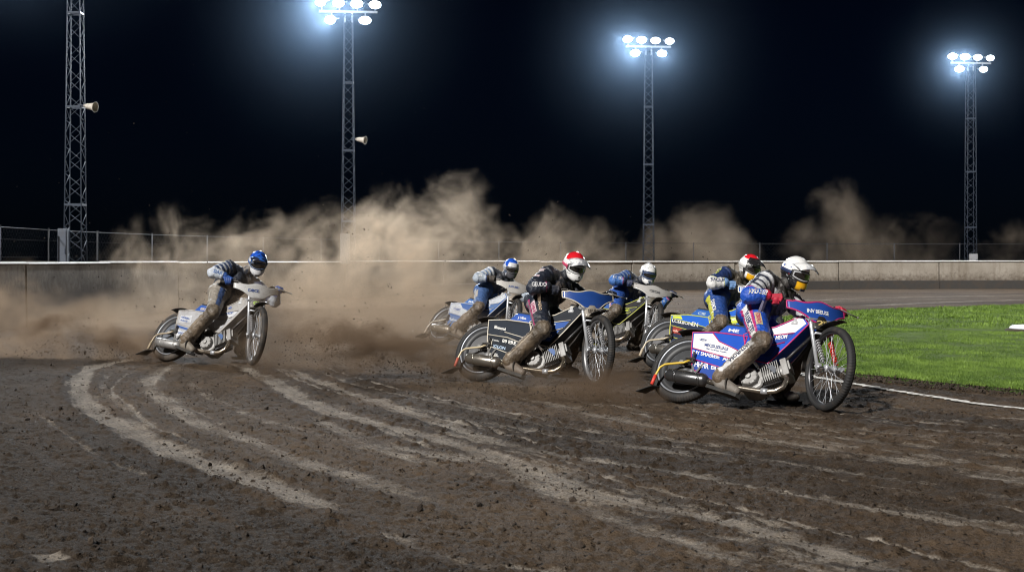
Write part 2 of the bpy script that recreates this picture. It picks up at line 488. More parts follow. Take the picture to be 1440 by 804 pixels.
for t, z in ((0, -.02), (.004, .035), (.02, .05), (.1, .06), (.35, .07), (.7, .07), (1, .07)):
    q = edge + (far_c - edge) * t
    rings.append(np.c_[q, np.full(len(q), z)])
Vr = np.concatenate(rings); ne = len(edge)
F = [(a * ne + i, a * ne + i + 1, (a + 1) * ne + i + 1, (a + 1) * ne + i) for a in range(len(rings) - 1) for i in range(ne - 1)]
n = NT('infield_turf')
n.col(n.mix(n.ramp(n.noise(1.2, 5), .35, .7), (.06, .10, .018), (.10, .165, .03))); n.set(Roughness=.95); n.bump(n.noise(40, 3), .6, .03)
infield = tag(link(bpy.data.objects.new('infield', np_mesh('infield', Vr, F, 4, [n.mat]))), kind='structure')

# grass blades: one mesh, denser and finer near the camera
def inside(P):
    x, y = P[:, 0], P[:, 1]; c = np.zeros(len(P), bool); E = np.vstack([edge, [[60, 2]]]); j = len(E) - 1
    for i in range(len(E)):
        xi, yi = E[i]; xj, yj = E[j]
        c ^= ((yi > y) != (yj > y)) & (x < (xj - xi) * (y - yi) / ((yj - yi) if yj != yi else 1e-9) + xi)
        j = i
    return c
def blades(x0, x1, y0, y1, count, hgt, wid):
    P = np.c_[rng.uniform(x0, x1, count), rng.uniform(y0, y1, count)]
    P = P[(P[:, 0] < .47 * P[:, 1] + 1.5)]
    P = P[inside(P)]
    tuft = fbm(P[:, 0] * .9, P[:, 1] * .9, 3)
    k = len(P); a = rng.uniform(0, 6.283, k); b = a + rng.uniform(-.6, .6, k)
    h = hgt * rng.uniform(.45, 1.35, k) * (1 + .9 * tuft); w = wid * rng.uniform(.6, 1.2, k)
    lean = h * rng.uniform(.15, .9, k)
    base = np.c_[P, np.full(k, .045)]
    sx = np.c_[np.cos(a), np.sin(a), np.zeros(k)] * w[:, None]
    tip = base + np.c_[-np.sin(b) * lean, np.cos(b) * lean, h]
    V = np.stack([base - sx, base + sx, tip], 1).reshape(-1, 3)
    tint = np.repeat(np.clip(.42 + .9 * tuft + .8 * fbm(P[:, 0] * 3.1 + 9, P[:, 1] * 1.3, 3) + rng.uniform(-.32, .32, k), 0, 1), 3)
    return V, tint
sets = [blades(3, 8, 10.5, 17, 300000, .021, .0040), blades(3, 11, 17, 25, 230000, .026, .0062), blades(3.5, 20, 25, 46, 230000, .042, .014)]
Vb = np.concatenate([s[0] for s in sets]); tb = np.concatenate([s[1] for s in sets])
n = NT('grass_blade')
at = n.n('ShaderNodeAttribute', attribute_name='tint').outputs['Fac']
n.col(n.mix(at, (.075, .135, .022), (.185, .292, .050))); n.set(Roughness=.6, Specular_IOR_Level=.25)
grass = tag(link(bpy.data.objects.new('grass', np_mesh('grass', Vb, np.arange(len(Vb)), 3, [n.mat], False, {'tint': tb}))), kind='stuff', label='short bright green grass covering the infield', cat='grass')

# white boundary line: lime on the dirt, broken up
inner_line = spline([(20, 1.2), (9, 7.0), (5.6, 10.45), (4.23, 11.76), (3.8, 12.75), (3.42, 14.05), (3.15, 15.2), (3.0, 17.3)], 60)
tang = np.gradient(inner_line, axis=0); tang /= np.linalg.norm(tang, axis=1)[:, None]; nor = np.stack([-tang[:, 1], tang[:, 0]], 1)
wl = .050 * (1 + .95 * fbm(inner_line[:, 0] * 9, inner_line[:, 1] * 9, 3))
wr = .050 * (1 + .95 * fbm(inner_line[:, 0] * 9 + 30, inner_line[:, 1] * 9, 3))
zl = .006
Vl = np.concatenate([np.c_[inner_line + nor * wl[:, None], np.full(len(wl), zl)], np.c_[inner_line, np.full(len(wl), zl + .004)], np.c_[inner_line - nor * wr[:, None], np.full(len(wl), zl)]])
nl = len(inner_line)
F = [(i, i + 1, nl + i + 1, nl + i) for i in range(nl - 1)] + [(nl + i, nl + i + 1, 2 * nl + i + 1, 2 * nl + i) for i in range(nl - 1)]
n = NT('lime_paint'); n.col(n.mix(n.ramp(n.math('ADD', n.math('MULTIPLY', n.noise(26, 4, .7), .6), n.math('MULTIPLY', n.noise(5, 3, .6), .4)), .50, .60), (.72, .71, .68), (.10, .075, .052))); n.set(Roughness=.9); n.bump(n.noise(60, 2), .4, .01)
line_o = tag(link(bpy.data.objects.new('boundary_line', np_mesh('boundary_line', Vl, F, 4, [n.mat]))), kind='structure')

# pale round marker plate lying on the infield grass
m = MB(); m.revolve([(.001, .0), (.36, .0), (.40, .02), (.40, .06), (.36, .085), (.15, .10), (.001, .105)], (0, 0, 0), 40, 0, 'z', False)
marker = empty('marker_disc', loc=(8.64, 23.5, .065))
tag(marker, 'pale grey white round plate lying on the infield grass', 'marker')
m.build('plate', paint((.72, .75, .80), .4, 0, .1), marker)
m = MB(); m.revolve([(.37, .0), (.47, .0), (.47, .05), (.42, .07), (.37, .05)], (0, 0, -.03), 40, 0, 'z'); m.build('surround', paint((.05, .04, .03), .9, 0, .3), marker)

# ------------------------------------------------------------------ concrete perimeter wall
WALL = [(-8.6, -4), (-8.9, 8), (-8.96, 20), (-8.96, 31.6), (-8.3, 39), (-5.6, 46.5), (-1.0, 53), (5.0, 57.8), (12, 60.3), (20, 61.3), (30, 61.5), (45, 60), (64, 55)]
wp = spline(WALL, 40)
seg = np.r_[0, np.cumsum(np.linalg.norm(np.diff(wp, axis=0), axis=1))]
def wall_at(s): return np.array([np.interp(s, seg, wp[:, 0]), np.interp(s, seg, wp[:, 1])])
def concrete(lo, hi, mudlo, mudhi):
    n = NT('barrier_concrete')
    tc = n.n('ShaderNodeTexCoord').outputs['Object']
    a = n.noise(.9, 6, .65); b = n.noise(7, 5, .7); c = n.noise(38, 3, .6)
    mp = n.n('ShaderNodeMapping'); mp.inputs['Scale'].default_value = (2.2, 2.2, .22); n.l(tc, mp.inputs['Vector'])
    runs = n.noise(1.6, 5, .7, mp.outputs[0])
    sx = n.n('ShaderNodeSeparateXYZ'); n.l(tc, sx.inputs[0])
    low = n.n('ShaderNodeMapRange'); low.inputs['From Min'].default_value = 1.05; low.inputs['From Max'].default_value = .2; n.l(sx.outputs[2], low.inputs['Value'])
    base = n.mix(n.ramp(a, .3, .7), lo, hi)
    base = n.mix(n.math('MULTIPLY', n.ramp(runs, .5, .7), .55), base, (.17, .135, .10))
    base = n.mix(n.math('MULTIPLY', n.ramp(b, .58, .74), .5), base, (.12, .09, .065))
    mud = n.math('MULTIPLY', n.ramp(n.math('ADD', n.math('MULTIPLY', low.outputs[0], .55), n.math('MULTIPLY', b, .62)), mudlo, mudhi), .88)
    base = n.mix(mud, base, (.085, .062, .044))
    base = n.mix(n.ramp(c, .66, .70), base, (.07, .05, .036))
    n.col(base); n.set(Roughness=.92); n.bump(b, .35, .02)
    return n.mat
conc = concrete((.27, .24, .20), (.415, .378, .33), .52, .82); conc_mud = concrete((.17, .14, .105), (.32, .28, .23), .30, .60)
capm = paint((.62, .60, .57), .7, 0, .25, 3.)
baseb = paint((.055, .052, .050), .8, 0, .45, 3.)
wall = empty('concrete_wall', loc=(0, 0, 0))
tag(wall, 'long stained concrete barrier wall round the outside of the dirt track', 'wall')
def along_prism(s0, s1, prof, nseg):
    """sweep a profile (outward offset, height) along the wall path"""
    secs = []
    for s in np.linspace(s0, s1, nseg + 1):
        p = wall_at(s); t = wall_at(s + .05) - wall_at(s - .05); t /= np.linalg.norm(t); nn = np.array([-t[1], t[0]])
        secs.append([(p[0] + nn[0] * o, p[1] + nn[1] * o, z) for o, z in prof])
    return secs
s_corner = 43.6
s = 12.0; k = 0
cuts = [9.5, 15.0, 20.6, 25.7, 30.4, float(np.interp(31.6, wp[:300, 1], seg[:300]))]
while cuts[-1] < seg[-1] - 5: cuts.append(cuts[-1] + rng.uniform(4.4, 5.6))
for k, (a, b) in enumerate(zip(cuts[:-1], cuts[1:])):
    dz = rng.uniform(-.014, .010); do = rng.uniform(-.02, .02)
    m = MB(); m.loft(along_prism(a + .025, b - .025, [(do, -.1), (do + .02, 1.165 + dz), (do + .2, 1.165 + dz), (do + .24, -.1)], 8), 0, False)
    m.build('wall_panel', conc_mud if b < cuts[9] else conc, wall)
    m = MB(); m.loft(along_prism(a + .006, b - .006, [(do - .03, 1.168 + dz), (do - .03, 1.176 + dz), (do + .015, 1.207 + dz), (do + .20, 1.207 + dz), (do + .22, 1.168 + dz)], 8), 0, False)
    m.build('coping', capm, wall)
    if b > cuts[8]:
        m = MB(); m.loft(along_prism(a + .01, b - .01, [(do - .06, -.05), (do - .06, .34 + dz), (do - .012, .36 + dz), (do - .012, -.05)], 8), 0, False)
        m.build('kickboard', baseb, wall)

# ------------------------------------------------------------------ wire fence behind the wall
galv = paint((.026, .029, .036), .7, .1, .0)
wirem = paint((.035, .037, .042), .7, .0, .1)
fence = empty('wire_fence', loc=(0, 0, 0))
tag(fence, 'tall galvanised wire mesh fence on thin posts behind the concrete wall', 'fence')
def off(s, o):
    p = wall_at(s); t = wall_at(s + .3) - wall_at(s - .3); t /= np.linalg.norm(t)
    return p + np.array([-t[1], t[0]]) * o
FO = 2.3
fs = np.arange(20.5, seg[-1] - 3, 2.95)
fh = 1.96
for s in fs:
    p = off(s, FO); m = MB(); m.tube([(p[0], p[1], 0), (p[0], p[1], fh + .02)], .020, 8); m.revolve([(.001, .02), (.024, .02), (.024, 0), (.001, 0)], (p[0], p[1], fh + .02), 8, 0, 'z', False)
    m.build('post', galv, fence)
m = MB(); pts = [off(s, FO) for s in np.arange(fs[0], fs[-1] + .01, .6)]
m.tube([(p[0], p[1], fh) for p in pts], .011, 6); m.build('top_rail', galv, fence)
L = fs[-1] - fs[0]; xs = np.arange(0, L, .16)
Vw = []; Fw = []
def wire(a, b, w=.0016):
    i = len(Vw)
    w *= .6; Vw.extend([(*a[:2], a[2] - w), (*a[:2], a[2] + w), (*b[:2], b[2] + w), (*b[:2], b[2] - w)]); Fw.append((i, i + 1, i + 2, i + 3))
for z in np.arange(.1, 2.0, .4):
    for q, w in zip(pts[:-1], pts[1:]): wire((*q, z), (*w, z), .002)
for d in (-1, 1):
    for x in xs:
        s = fs[0] + x; z0 = 0.05; steps = 4
        for k in range(steps):
            sa = min(max(s + d * k * .48, fs[0]), fs[-1]); sb = min(max(s + d * (k + 1) * .48, fs[0]), fs[-1])
            a = off(sa, FO); b = off(sb, FO); wire((*a, z0 + k * .48), (*b, z0 + (k + 1) * .48), .0018)
me = np_mesh('mesh_panel', np.array(Vw), np.array(Fw), 4, [wirem], False); link(bpy.data.objects.new('mesh_panel', me), fence)

# dark earth bank beyond the fence
bk = []
for o, z in ((6, -.05), (11, .55), (16, 1.0), (24, 1.15), (40, .9)):
    bk.append([(*off(s, o), z + .25 * perlin(np.array([s * .21]), np.array([o * .3]))[0]) for s in np.arange(14, seg[-1] - 2, 1.2)])
G = np.array(bk); a_, b_, _ = G.shape
F = [(i * b_ + j, i * b_ + j + 1, (i + 1) * b_ + j + 1, (i + 1) * b_ + j) for i in range(a_ - 1) for j in range(b_ - 1)]
n = NT('bank_earth'); n.col(n.mix(n.noise(.6, 5), (.010, .009, .007), (.028, .022, .015))); n.set(Roughness=1.); n.bump(n.noise(5, 4), .8, .1)
tag(link(bpy.data.objects.new('earth_bank', np_mesh('earth_bank', G.reshape(-1, 3), F, 4, [n.mat]))), kind='structure')

# ------------------------------------------------------------------ floodlight masts
steel = paint((.050, .066, .098), .55, .1, .0, 2.)
lampm = paint((.62, .64, .66), .4, .2, .1)
def lens_mat(name, st):
    n = NT(name); n.b.inputs['Base Color'].default_value = (.9, .95, 1, 1)
    n.b.inputs['Emission Color'].default_value = (.86, .93, 1, 1); n.b.inputs['Emission Strength'].default_value = st
    n.mat.cycles.emission_sampling = 'NONE'
    return n.mat
lens_hot = lens_mat('lit_lens_hot', 60); lens_dim = lens_mat('lit_lens', 14)
SPOT = 2500
def lattice(m, w0, w1, h):
    def leg(z, i, j):
        w = (w0 + (w1 - w0) * z / h) / 2
        return np.array([i * w, j * w, z])
    cs = [(-1, -1), (1, -1), (1, 1), (-1, 1)]
    for c in cs: m.tube([leg(0, *c), leg(h, *c)], .0135, 6)
    nz = int(h / .33); zs = np.linspace(.1, h - .05, nz + 1)
    for k in range(nz):
        for q in range(4):
            a, b = cs[q], cs[(q + 1) % 4]
            if k % 2: a, b = b, a
            m.tube([leg(zs[k], *a), leg(zs[k + 1], *b)], .0075, 5)
    for z in (0.05, h * .27, h * .52, h * .76, h - .02):
        for q in range(4): m.bar(leg(z, *cs[q]), leg(z, *cs[(q + 1) % 4]), .03, .05)
def lamp(root, pos, aim, hot, size=1.):
    """floodlight head: tapered housing, bezel, bright lens, yoke"""
    aim = Vector(aim).normalized()
    q = aim.to_track_quat('Z', 'Y').to_matrix(); Q = np.array(q)
    sq = np.array([1.12, .74, 1.])
    def put(V): return V * sq * size @ Q.T + np.array(pos)
    m = MB(); rr = [(.001, -.17), (.085, -.17), (.12, -.10), (.20, .02), (.225, .05), (.225, .075), (.205, .075)]
    m.revolve(rr, (0, 0, 0), 24, 0, 'z', False); m.box((0, 0, -.20), (.14, .12, .10)); m.build_fn = None
    o = m.build('lamp', lampm, root, put)
    m = MB(); m.revolve([(.001, .085), (.1, .083), (.17, .076), (.205, .066)], (0, 0, 0), 24, 0, 'z', False)
    m.build('lens', lens_hot if hot else lens_dim, o, put)
    m = MB(); m.tube([(-.235, 0, .0), (-.235, 0, -.16), (0, 0, -.25), (.235, 0, -.16), (.235, 0, 0)], .014, 6); m.build('yoke', lampm, o, put)
    return np.array(pos) + np.array(aim) * .24 * size
def mast(px, D, top, w0, w1, label, rows, hots, aim_yaw, spot=SPOT, swing=.14):
    X = (px - 720) / 2000 * D
    root = empty('floodlight_mast', loc=(X, D, 0)); tag(root, label, 'floodlight mast', 'floodlight masts behind the wall')
    m = MB(); lattice(m, w0, w1, top); m.build('lattice_tower', steel, root)
    m = MB(); m.box((0, 0, .03), (.75, .75, .06)); m.build('base_plate', paint((.3, .28, .26), .9, 0, .4), root)
    za = top + .10
    m = MB(); m.bar((-.95, -.1, za), (.95, .1, za), .07, .07); m.bar((-.12, 0, top - .25), (-.12, 0, za), .05, .05); m.bar((.12, 0, top - .25), (.12, 0, za), .05, .05)
    for x in (-.87, -.29, .29, .87): m.tube([(x, x * .105, za), (x, x * .105, za + .16)], .02, 6)
    for x in (-.55, .55): m.tube([(x, x * .105, za), (x, x * .105, za - .14)], .02, 6)
    m.build('crossarm', lampm, root)
    pos = [(-.87, za + .30), (-.29, za + .28), (.29, za + .26), (.87, za + .24), (-.55, za - .28), (.55, za - .28)]
    for k, (x, z) in enumerate(pos):
        yaw = aim_yaw + (.34, .14, -.14, -.44, .28, -.34)[k]      # angle of the beam from straight at the camera side
        aim = (-math.sin(yaw), -math.cos(yaw), -.34)
        p = lamp(root, (x, x * .105 - .08, z), aim, hots[k], .86)
        if hots[k] or k in (1, 4):
            ld = bpy.data.lights.new('flood_beam', 'SPOT'); ld.energy = spot * (1. if hots[k] else .4); ld.spot_size = R(150); ld.spot_blend = .8; ld.shadow_soft_size = .16
            ld.color = (.90, .95, 1.0)
            lo = bpy.data.objects.new('flood_beam', ld); link(lo, root); lo.location = p
            lo.rotation_euler = (-Vector(aim)).to_track_quat('Z', 'Y').to_euler()
    return X, D, za
heads = []
heads.append(mast(106, 35, 9.6, .46, .26, 'nearest lattice floodlight mast at the far left, its lamps above the picture', None, (1, 1, 0, 0, 1, 0), .35))
heads.append(mast(490, 47, 9.33, .46, .26, 'lattice floodlight mast with a horn speaker, rising out of the thickest dust', None, (1, 1, 1, 0, 1, 0), .2))
heads.append(mast(912, 60, 10.13, .46, .30, 'lattice floodlight mast with six lit lamps above the white helmets', None, (1, 1, 0, 0, 1, 1), .2))
heads.append(mast(1365, 65, 10.13, .44, .34, 'farthest lattice floodlight mast at the right, above the green infield', None, (1, 1, 0, 0, 1, 0), .15))

# horn loudspeakers clamped to the two left masts
def horn(pos, label, s=1.):
    root = empty('horn_loudspeaker', loc=pos); tag(root, label, 'loudspeaker', 'horn loudspeakers on the masts')
    m = MB(); m.revolve([(.05, .0), (.10, .0), (.125, .08), (.135, .20), (.16, .34), (.21, .45), (.235, .47), (.235, .48), (.20, .455), (.12, .34), (.05, .2)], (.1, 0, 0), 28, 0, 'x'); m.build('horn', paint((.62, .58, .52), .5, 0, .3), root)
    m = MB(); m.revolve([(.001, -.1), (.07, -.1), (.085, -.06), (.085, .0), (.06, .02), (.001, .02)], (.1, 0, 0), 20, 0, 'x', False); m.build('driver', paint((.35, .34, .33), .5, 0, .3), root)
    m = MB(); m.bar((-.28, 0, -.06), (.12, 0, -.02), .04, .04); m.bar((-.28, 0, .05), (.06, 0, .0), .03, .03); m.build('bracket', steel, root)
    root.rotation_euler = (0, R(8), R(-18)); root.scale = (s, s, s)
horn((-10.75 + .25, 34.9, 1.2 + (366 - 148) / 2000 * 35), 'pale horn loudspeaker on the leftmost mast', .56)
horn((-5.4 + .25, 46.9, 1.2 + (366 - 195) / 2000 * 47), 'pale horn loudspeaker on the mast in the dust', .60)

def cabinet(x, y, z0, w, d, h, label, col):
    root = empty('electrical_cabinet', loc=(x, y, z0)); tag(root, label, 'cabinet', 'cabinets at the mast feet')
    m = MB(); m.box((0, 0, h / 2), (w, d, h)); m.build('housing', paint(col, .55, 0, .3), root, bevel=.01)
    m = MB(); m.box((0, -d / 2 - .008, h / 2), (w * .86, .012, h * .9)); o = m.build('door', paint(tuple(c * .93 for c in col), .5, 0, .3), root, bevel=.004)
    m = MB(); m.box((w * .33, -d / 2 - .024, h * .5), (.03, .02, .12)); m.build('handle', steel, o)
cabinet(-10.75 - .17, 34.6, 0.9, .22, .16, 1.1, 'grey blue tall cabinet on the foot of the leftmost mast', (.105, .125, .165))
cabinet(-5.47, 46.6, 1.1, .3, .18, 1.0, 'pale cabinet on the foot of the dusty mast', (.16, .16, .165))
cabinet(20.96, 64.6, .9, .34, .2, .62, 'small pale cabinet on the foot of the right mast', (.36, .37, .40))

# ================================================================== MOTORCYCLES AND RIDERS
def rotz(a): c, s = math.cos(a), math.sin(a); return np.array([[c, -s, 0], [s, c, 0], [0, 0, 1.]])
def rotx(a): c, s = math.cos(a), math.sin(a); return np.array([[1., 0, 0], [0, c, -s], [0, s, c]])
def roty(a): c, s = math.cos(a), math.sin(a); return np.array([[c, 0, s], [0, 1., 0], [-s, 0, c]])
WB, FR, RR = 1.335, .35, .33
SA = np.array([-math.sin(R(22)), 0, math.cos(R(22))]); SP = np.array([1.239, 0, .345])
GRIP0 = (.986, .318, 1.025)

_tx = {}
def text2d(s, bold=.0, shear=0.):
    k = (s, bold, shear)
    if k not in _tx:
        cu = bpy.data.curves.new('t', 'FONT'); cu.body = s; cu.size = 1; cu.offset = bold; cu.shear = shear; cu.resolution_u = 2; cu.space_character = .92
        ob = bpy.data.objects.new('t', cu); C.objects.link(ob)
        dg = bpy.context.evaluated_depsgraph_get()
        me = bpy.data.meshes.new_from_object(ob.evaluated_get(dg))
        V = np.array([v.co[:2] for v in me.vertices]); F = [list(p.vertices) for p in me.polygons]
        bpy.data.objects.remove(ob); bpy.data.meshes.remove(me); bpy.data.curves.remove(cu)
        lo = V.min(0); V = V - lo; V /= max(V[:, 0].max(), 1e-6)          # unit width
        _tx[k] = (V, F)
    return _tx[k]
def lettering(s, mat, parent, origin, xdir, ydir, width, height, lift=None, name='lettering', bold=.02, shear=.0, fn=None):
    """flat writing laid on a panel: origin = its lower left corner"""
    V, F = text2d(s, bold, shear)
    hh = V[:, 1].max()
    P = np.array(origin, float) + np.outer(V[:, 0] * width, np.array(xdir, float)) + np.outer(V[:, 1] / hh * height, np.array(ydir, float))
    m = MB(); m.add(P, F, 0, False)
    return m.build(name, mat, parent, fn)

def bvh_of(o):
    me = o.data
    return BVHTree.FromPolygons([v.co[:] for v in me.vertices], [p.vertices[:] for p in me.polygons])
def stick(bvh, V2, F, origin, xdir, ydir, n, mat, parent, name, lift=.0035):
    """wrap flat shapes onto a body: every point is dropped along -n onto its surface"""
    xdir = np.array(xdir); ydir = np.array(ydir); n = np.array(n)
    P = []
    for a, b in V2:
        q = np.array(origin) + xdir * a + ydir * b
        h = bvh.ray_cast(Vector(q + n * .25), Vector(-n), .5)
        P.append(np.array(h[0]) + n * lift if h[0] is not None else q)
    m = MB(); m.add(np.array(P), F, 0, False); return m.build(name, mat, parent)
def stick_text(bvh, s, origin, xdir, ydir, w, h, mat, parent, lift=.004):
    V, F = text2d(s, .02, 0); V = V.copy(); V[:, 0] = (V[:, 0] - .5) * w; V[:, 1] = (V[:, 1] / V[:, 1].max() - .5) * h
    n = np.cross(xdir, ydir); n /= np.linalg.norm(n)
    return stick(bvh, V, F, origin, xdir, ydir, n, mat, parent, 'suit_lettering', lift)
def stick_patch(bvh, origin, xdir, ydir, w, h, mat, parent, lift=.003):
    n = np.cross(xdir, ydir); n /= np.linalg.norm(n); V = []; F = []
    for i in range(7):
        for j in range(7): V.append(((i / 6 - .5) * w, (j / 6 - .5) * h))
    for i in range(6):
        for j in range(6): F.append((i * 7 + j, (i + 1) * 7 + j, (i + 1) * 7 + j + 1, i * 7 + j + 1))
    return stick(bvh, V, F, origin, xdir, ydir, n, mat, parent, 'sponsor_patch', lift)

alloy = paint((.34, .335, .33), .5, .3, .40, 9.); chrome = paint((.60, .62, .66), .30, .55, .16, 7.)
dark_metal = paint((.10, .095, .09), .35, .8, .3, 7.); frame_black = paint((.025, .025, .028), .4, .2, .45)
blackrub = paint((.02, .02, .02), .75, 0, .4)
WHITE = (.78, .78, .78)

def tyre(m, cx, cz, Ro, half, fn_knob=72, depth=.007):
    seg = fn_knob * 4; prof = []
    rt = min(half, .05); Rc = Ro - rt * .95
    for a in np.linspace(-115, 115, 17):
        prof.append((Rc + rt * .95 * math.cos(R(a)), half * math.sin(R(a)), a))
    n = len(prof); V = []; F = []
    for j in range(seg):
        t = 2 * math.pi * j / seg
        for q, (r, y, a) in enumerate(prof):
            side = 1 if a > 0 else 0
            low = ((j + 2 * side) % 4) >= 2
            rr = r - (depth if (low and abs(a) < 62) else 0) - (depth * .8 if abs(a) < 6 else 0)
            V.append((cx + rr * math.cos(t), y, cz + rr * math.sin(t)))
    for j in range(seg):
        k = (j + 1) % seg
        for i in range(n):
            q = (i + 1) % n; F.append((j * n + i, j * n + q, k * n + q, k * n + i))
    return m.add(V, F, 0, True)

def spline3(pts, per=8):
    P = np.array([np.asarray(p, float) for p in pts]); Q = [P[0]]
    for i in range(len(P) - 1):
        p0 = P[max(i - 1, 0)]; p1 = P[i]; p2 = P[i + 1]; p3 = P[min(i + 2, len(P) - 1)]
        for t in np.linspace(0, 1, per + 1)[1:]:
            Q.append(.5 * ((2 * p1) + (-p0 + p2) * t + (2 * p0 - 5 * p1 + 4 * p2 - p3) * t * t + (-p0 + 3 * p1 - 3 * p2 + p3) * t ** 3))
    return np.array(Q)
def outline(poly, y, r, m, mi=0):
    m.tube([(x, y, z) for x, z in poly], r, 6, mi, closed=True)

TAIL = [(.03, .632), (.24, .637), (.40, .62), (.55, .60), (.53, .42), (.43, .15), (.34, .165), (.12, .27), (.085, .36), (.06, .46)]
TANK = [(.50, .62), (.56, .655), (.78, .70), (1.01, .82), (1.085, .735), (.93, .52), (.79, .34), (.68, .36), (.56, .46)]

def bike(p, st):
    X, Y, psi, phi, dl, pitch, lift = p
    Rm = rotz(psi) @ rotx(-phi) @ roty(pitch)
    M = Matrix(Rm.tolist()).to_4x4(); M.translation = (X, Y, lift)
    root = empty('motorcycle', M); tag(root, st['bike_label'], 'motorcycle', 'speedway motorcycles racing through the bend')
    c_, s_ = math.cos(dl), math.sin(dl)
    def steer(V):
        Q = np.atleast_2d(np.asarray(V, float)) - SP
        return Q * c_ + np.cross(SA, Q) * s_ + np.outer(Q @ SA, SA) * (1 - c_) + SP
    D = st['dirt']
    P = lambda c, r=.28, d=1.: paint(tuple(c), r, 0, min(1, D * d), 4.5, .3)
    tyre_m = rubber(D); main, pan, pan2, trim = P(st['main']), P(st['panel']), P(st['panel2']), paint(st['trim'], .45, 0, D * .6)
    ink = paint(st['ink'], .5, 0, D * .5); ink2 = paint(st['ink2'], .5, 0, D * .5)
    # frame
    m = MB()
    m.tube([(1.10, 0, .95), (1.185, 0, .73)], .032, 12)
    m.tube([(1.13, 0, .86), (.80, 0, .70), (.48, 0, .60), (.40, 0, .40), (.44, 0, .20)], .018, 10)
    for y in (-1, 1):
        m.tube([(1.16, .01 * y, .77), (.98, .05 * y, .50), (.90, .06 * y, .38)], .015, 8)
        m.tube([(.46, .06 * y, .30), (.25, .085 * y, .31), (0, .095 * y, .33)], .013, 8)
        m.tube([(.47, .06 * y, .60), (.25, .085 * y, .48), (0, .095 * y, .34)], .011, 8)
        m.tube([(.44, .05 * y, .20), (.70, .06 * y, .12), (.92, .05 * y, .22)], .013, 8)
    m.build('frame', frame_black, root)
    # rear wheel
    m = MB(); tyre(m, 0, RR, RR, .05, 80, .004); rw = m.build('rear_wheel', tyre_m, root)
    m = MB()
    for s in (-1, 1):
        m.revolve([(.244, s * .046), (.256, s * .048), (.260, s * .041), (.25, s * .036), (.240, s * .03)], (0, 0, RR), 64, 0)
    m.build('rim', paint((.34, .36, .40), .35, .5, D * .8), rw)
    m = MB()
    for s in (-1, 1):
        m.revolve([(.001, s * .062), (.045, s * .062), (.055, s * .05), (.10, s * .036), (.165, s * .030), (.172, s * .022), (.172, s * .012), (.1, s * .012), (.001, s * .012)], (0, 0, RR), 64, 0, 'y', False)
        m.revolve([(.172, s * .012), (.172, s * .022), (.21, s * .028), (.243, s * .040), (.243, s * .03), (.21, s * .014)], (0, 0, RR), 64, 1)
    m.build('wheel_disc', [paint(tuple(c * .5 for c in st['disc']), .42, .3, D * .9, 3.), paint((.03, .031, .034), .5, .2, D * .9, 3.)], rw)
    m = MB(); m.tube([(0, -.12, RR), (0, .12, RR)], .014, 10)
    m.revolve([(.001, -.125), (.026, -.125), (.026, -.105), (.001, -.105)], (0, 0, RR), 6, 0, 'y', False); m.build('axle', alloy, rw)
    # front wheel
    m = MB(); tyre(m, WB, FR, FR, .036, 90, .0035); fw = m.build('front_wheel', tyre_m, root, steer)
    m = MB(); m.revolve([(.288, -.022), (.312, -.024), (.317, -.018), (.300, -.010), (.300, .010), (.317, .018), (.312, .024), (.288, .022), (.284, 0)], (WB, 0, FR), 72)
    m.build('rim', paint((.06, .06, .065), .3, .6, D) if st['rimdark'] else paint((.24, .24, .25), .4, .5, D), fw, steer)
    m = MB(); m.revolve([(.001, -.05), (.03, -.05), (.034, -.036), (.02, -.028), (.02, .028), (.034, .036), (.03, .05), (.001, .05)], (WB, 0, FR), 24, 0, 'y', False)
    for k in range(32):
        a = 2 * math.pi * k / 32; s = -1 if k % 2 else 1; b = a + (.42 if (k // 2) % 2 else -.42)
        m.tube([(WB + .030 * math.cos(b), s * .032, FR + .030 * math.sin(b)), (WB + .292 * math.cos(a), s * .004, FR + .292 * math.sin(a))], .0022, 4, cap=False)
    m.build('spoked_hub', chrome, fw, steer)
    # fork
    m = MB()
    for y in (-.088, .088):
        m.tube([(1.118, y, .95), (1.151, y, .841), (1.299, y, .317)], [.019, .019, .015], 12)
        m.prism([(1.275, .37), (1.315, .33), (1.375, .345), (1.375, .37), (1.325, .385)], y - .006 + (-.02 if y < 0 else .02), y + .006 + (-.02 if y < 0 else .02))
        m.tube([(1.32, y * 1.2, .36), (1.30, y, .32)], .012, 8)
    m.box((1.125, 0, .93), (.07, .235, .022), roty(R(22))); m.box((1.165, 0, .80), (.07, .235, .026), roty(R(22)))
    m.tube([(1.20, -.088, .64), (1.245, -.085, .66), (1.245, .085, .66), (1.20, .088, .64)], .010, 8)
    m.tube([(WB, -.12, FR), (WB, .12, FR)], .010, 8)
    fk = m.build('front_fork', chrome, root, steer)
    for y in (.062, -.062):
        m = MB(); a = np.array([1.235, y, .60]); b = np.array([1.330, y, .40]); hp = []
        for t in np.linspace(0, 1, 90):
            q = a + (b - a) * t; w = t * 2 * math.pi * 8
            hp.append(q + .019 * (math.cos(w) * np.array([0, 1, 0]) + math.sin(w) * np.array([.9, 0, .43])))
        m.tube(hp, .0048, 6); m.tube([a, b], .008, 8)
        m.build('shock_spring', paint(st['spring'] if y > 0 else (.4, .4, .42), .4, .1, D * .6), fk, steer)
    # front mudguard
    secs = []
    for a in np.linspace(R(72), R(172), 16):
        row = []
        for u in np.linspace(-1, 1, 7):
            r = FR + .038 - .012 * u * u
            row.append((WB + r * math.cos(a) + (.05 if a < R(80) else 0), u * .048, FR + r * math.sin(a)))
        secs.append(row)
    m = MB(); m.sheet(secs, .006); m.build('front_mudguard', frame_black, root, steer)
    # handlebar, grips, levers
    gx, gy, gz = GRIP0; bz = st.get('bz', 0.); gz += bz
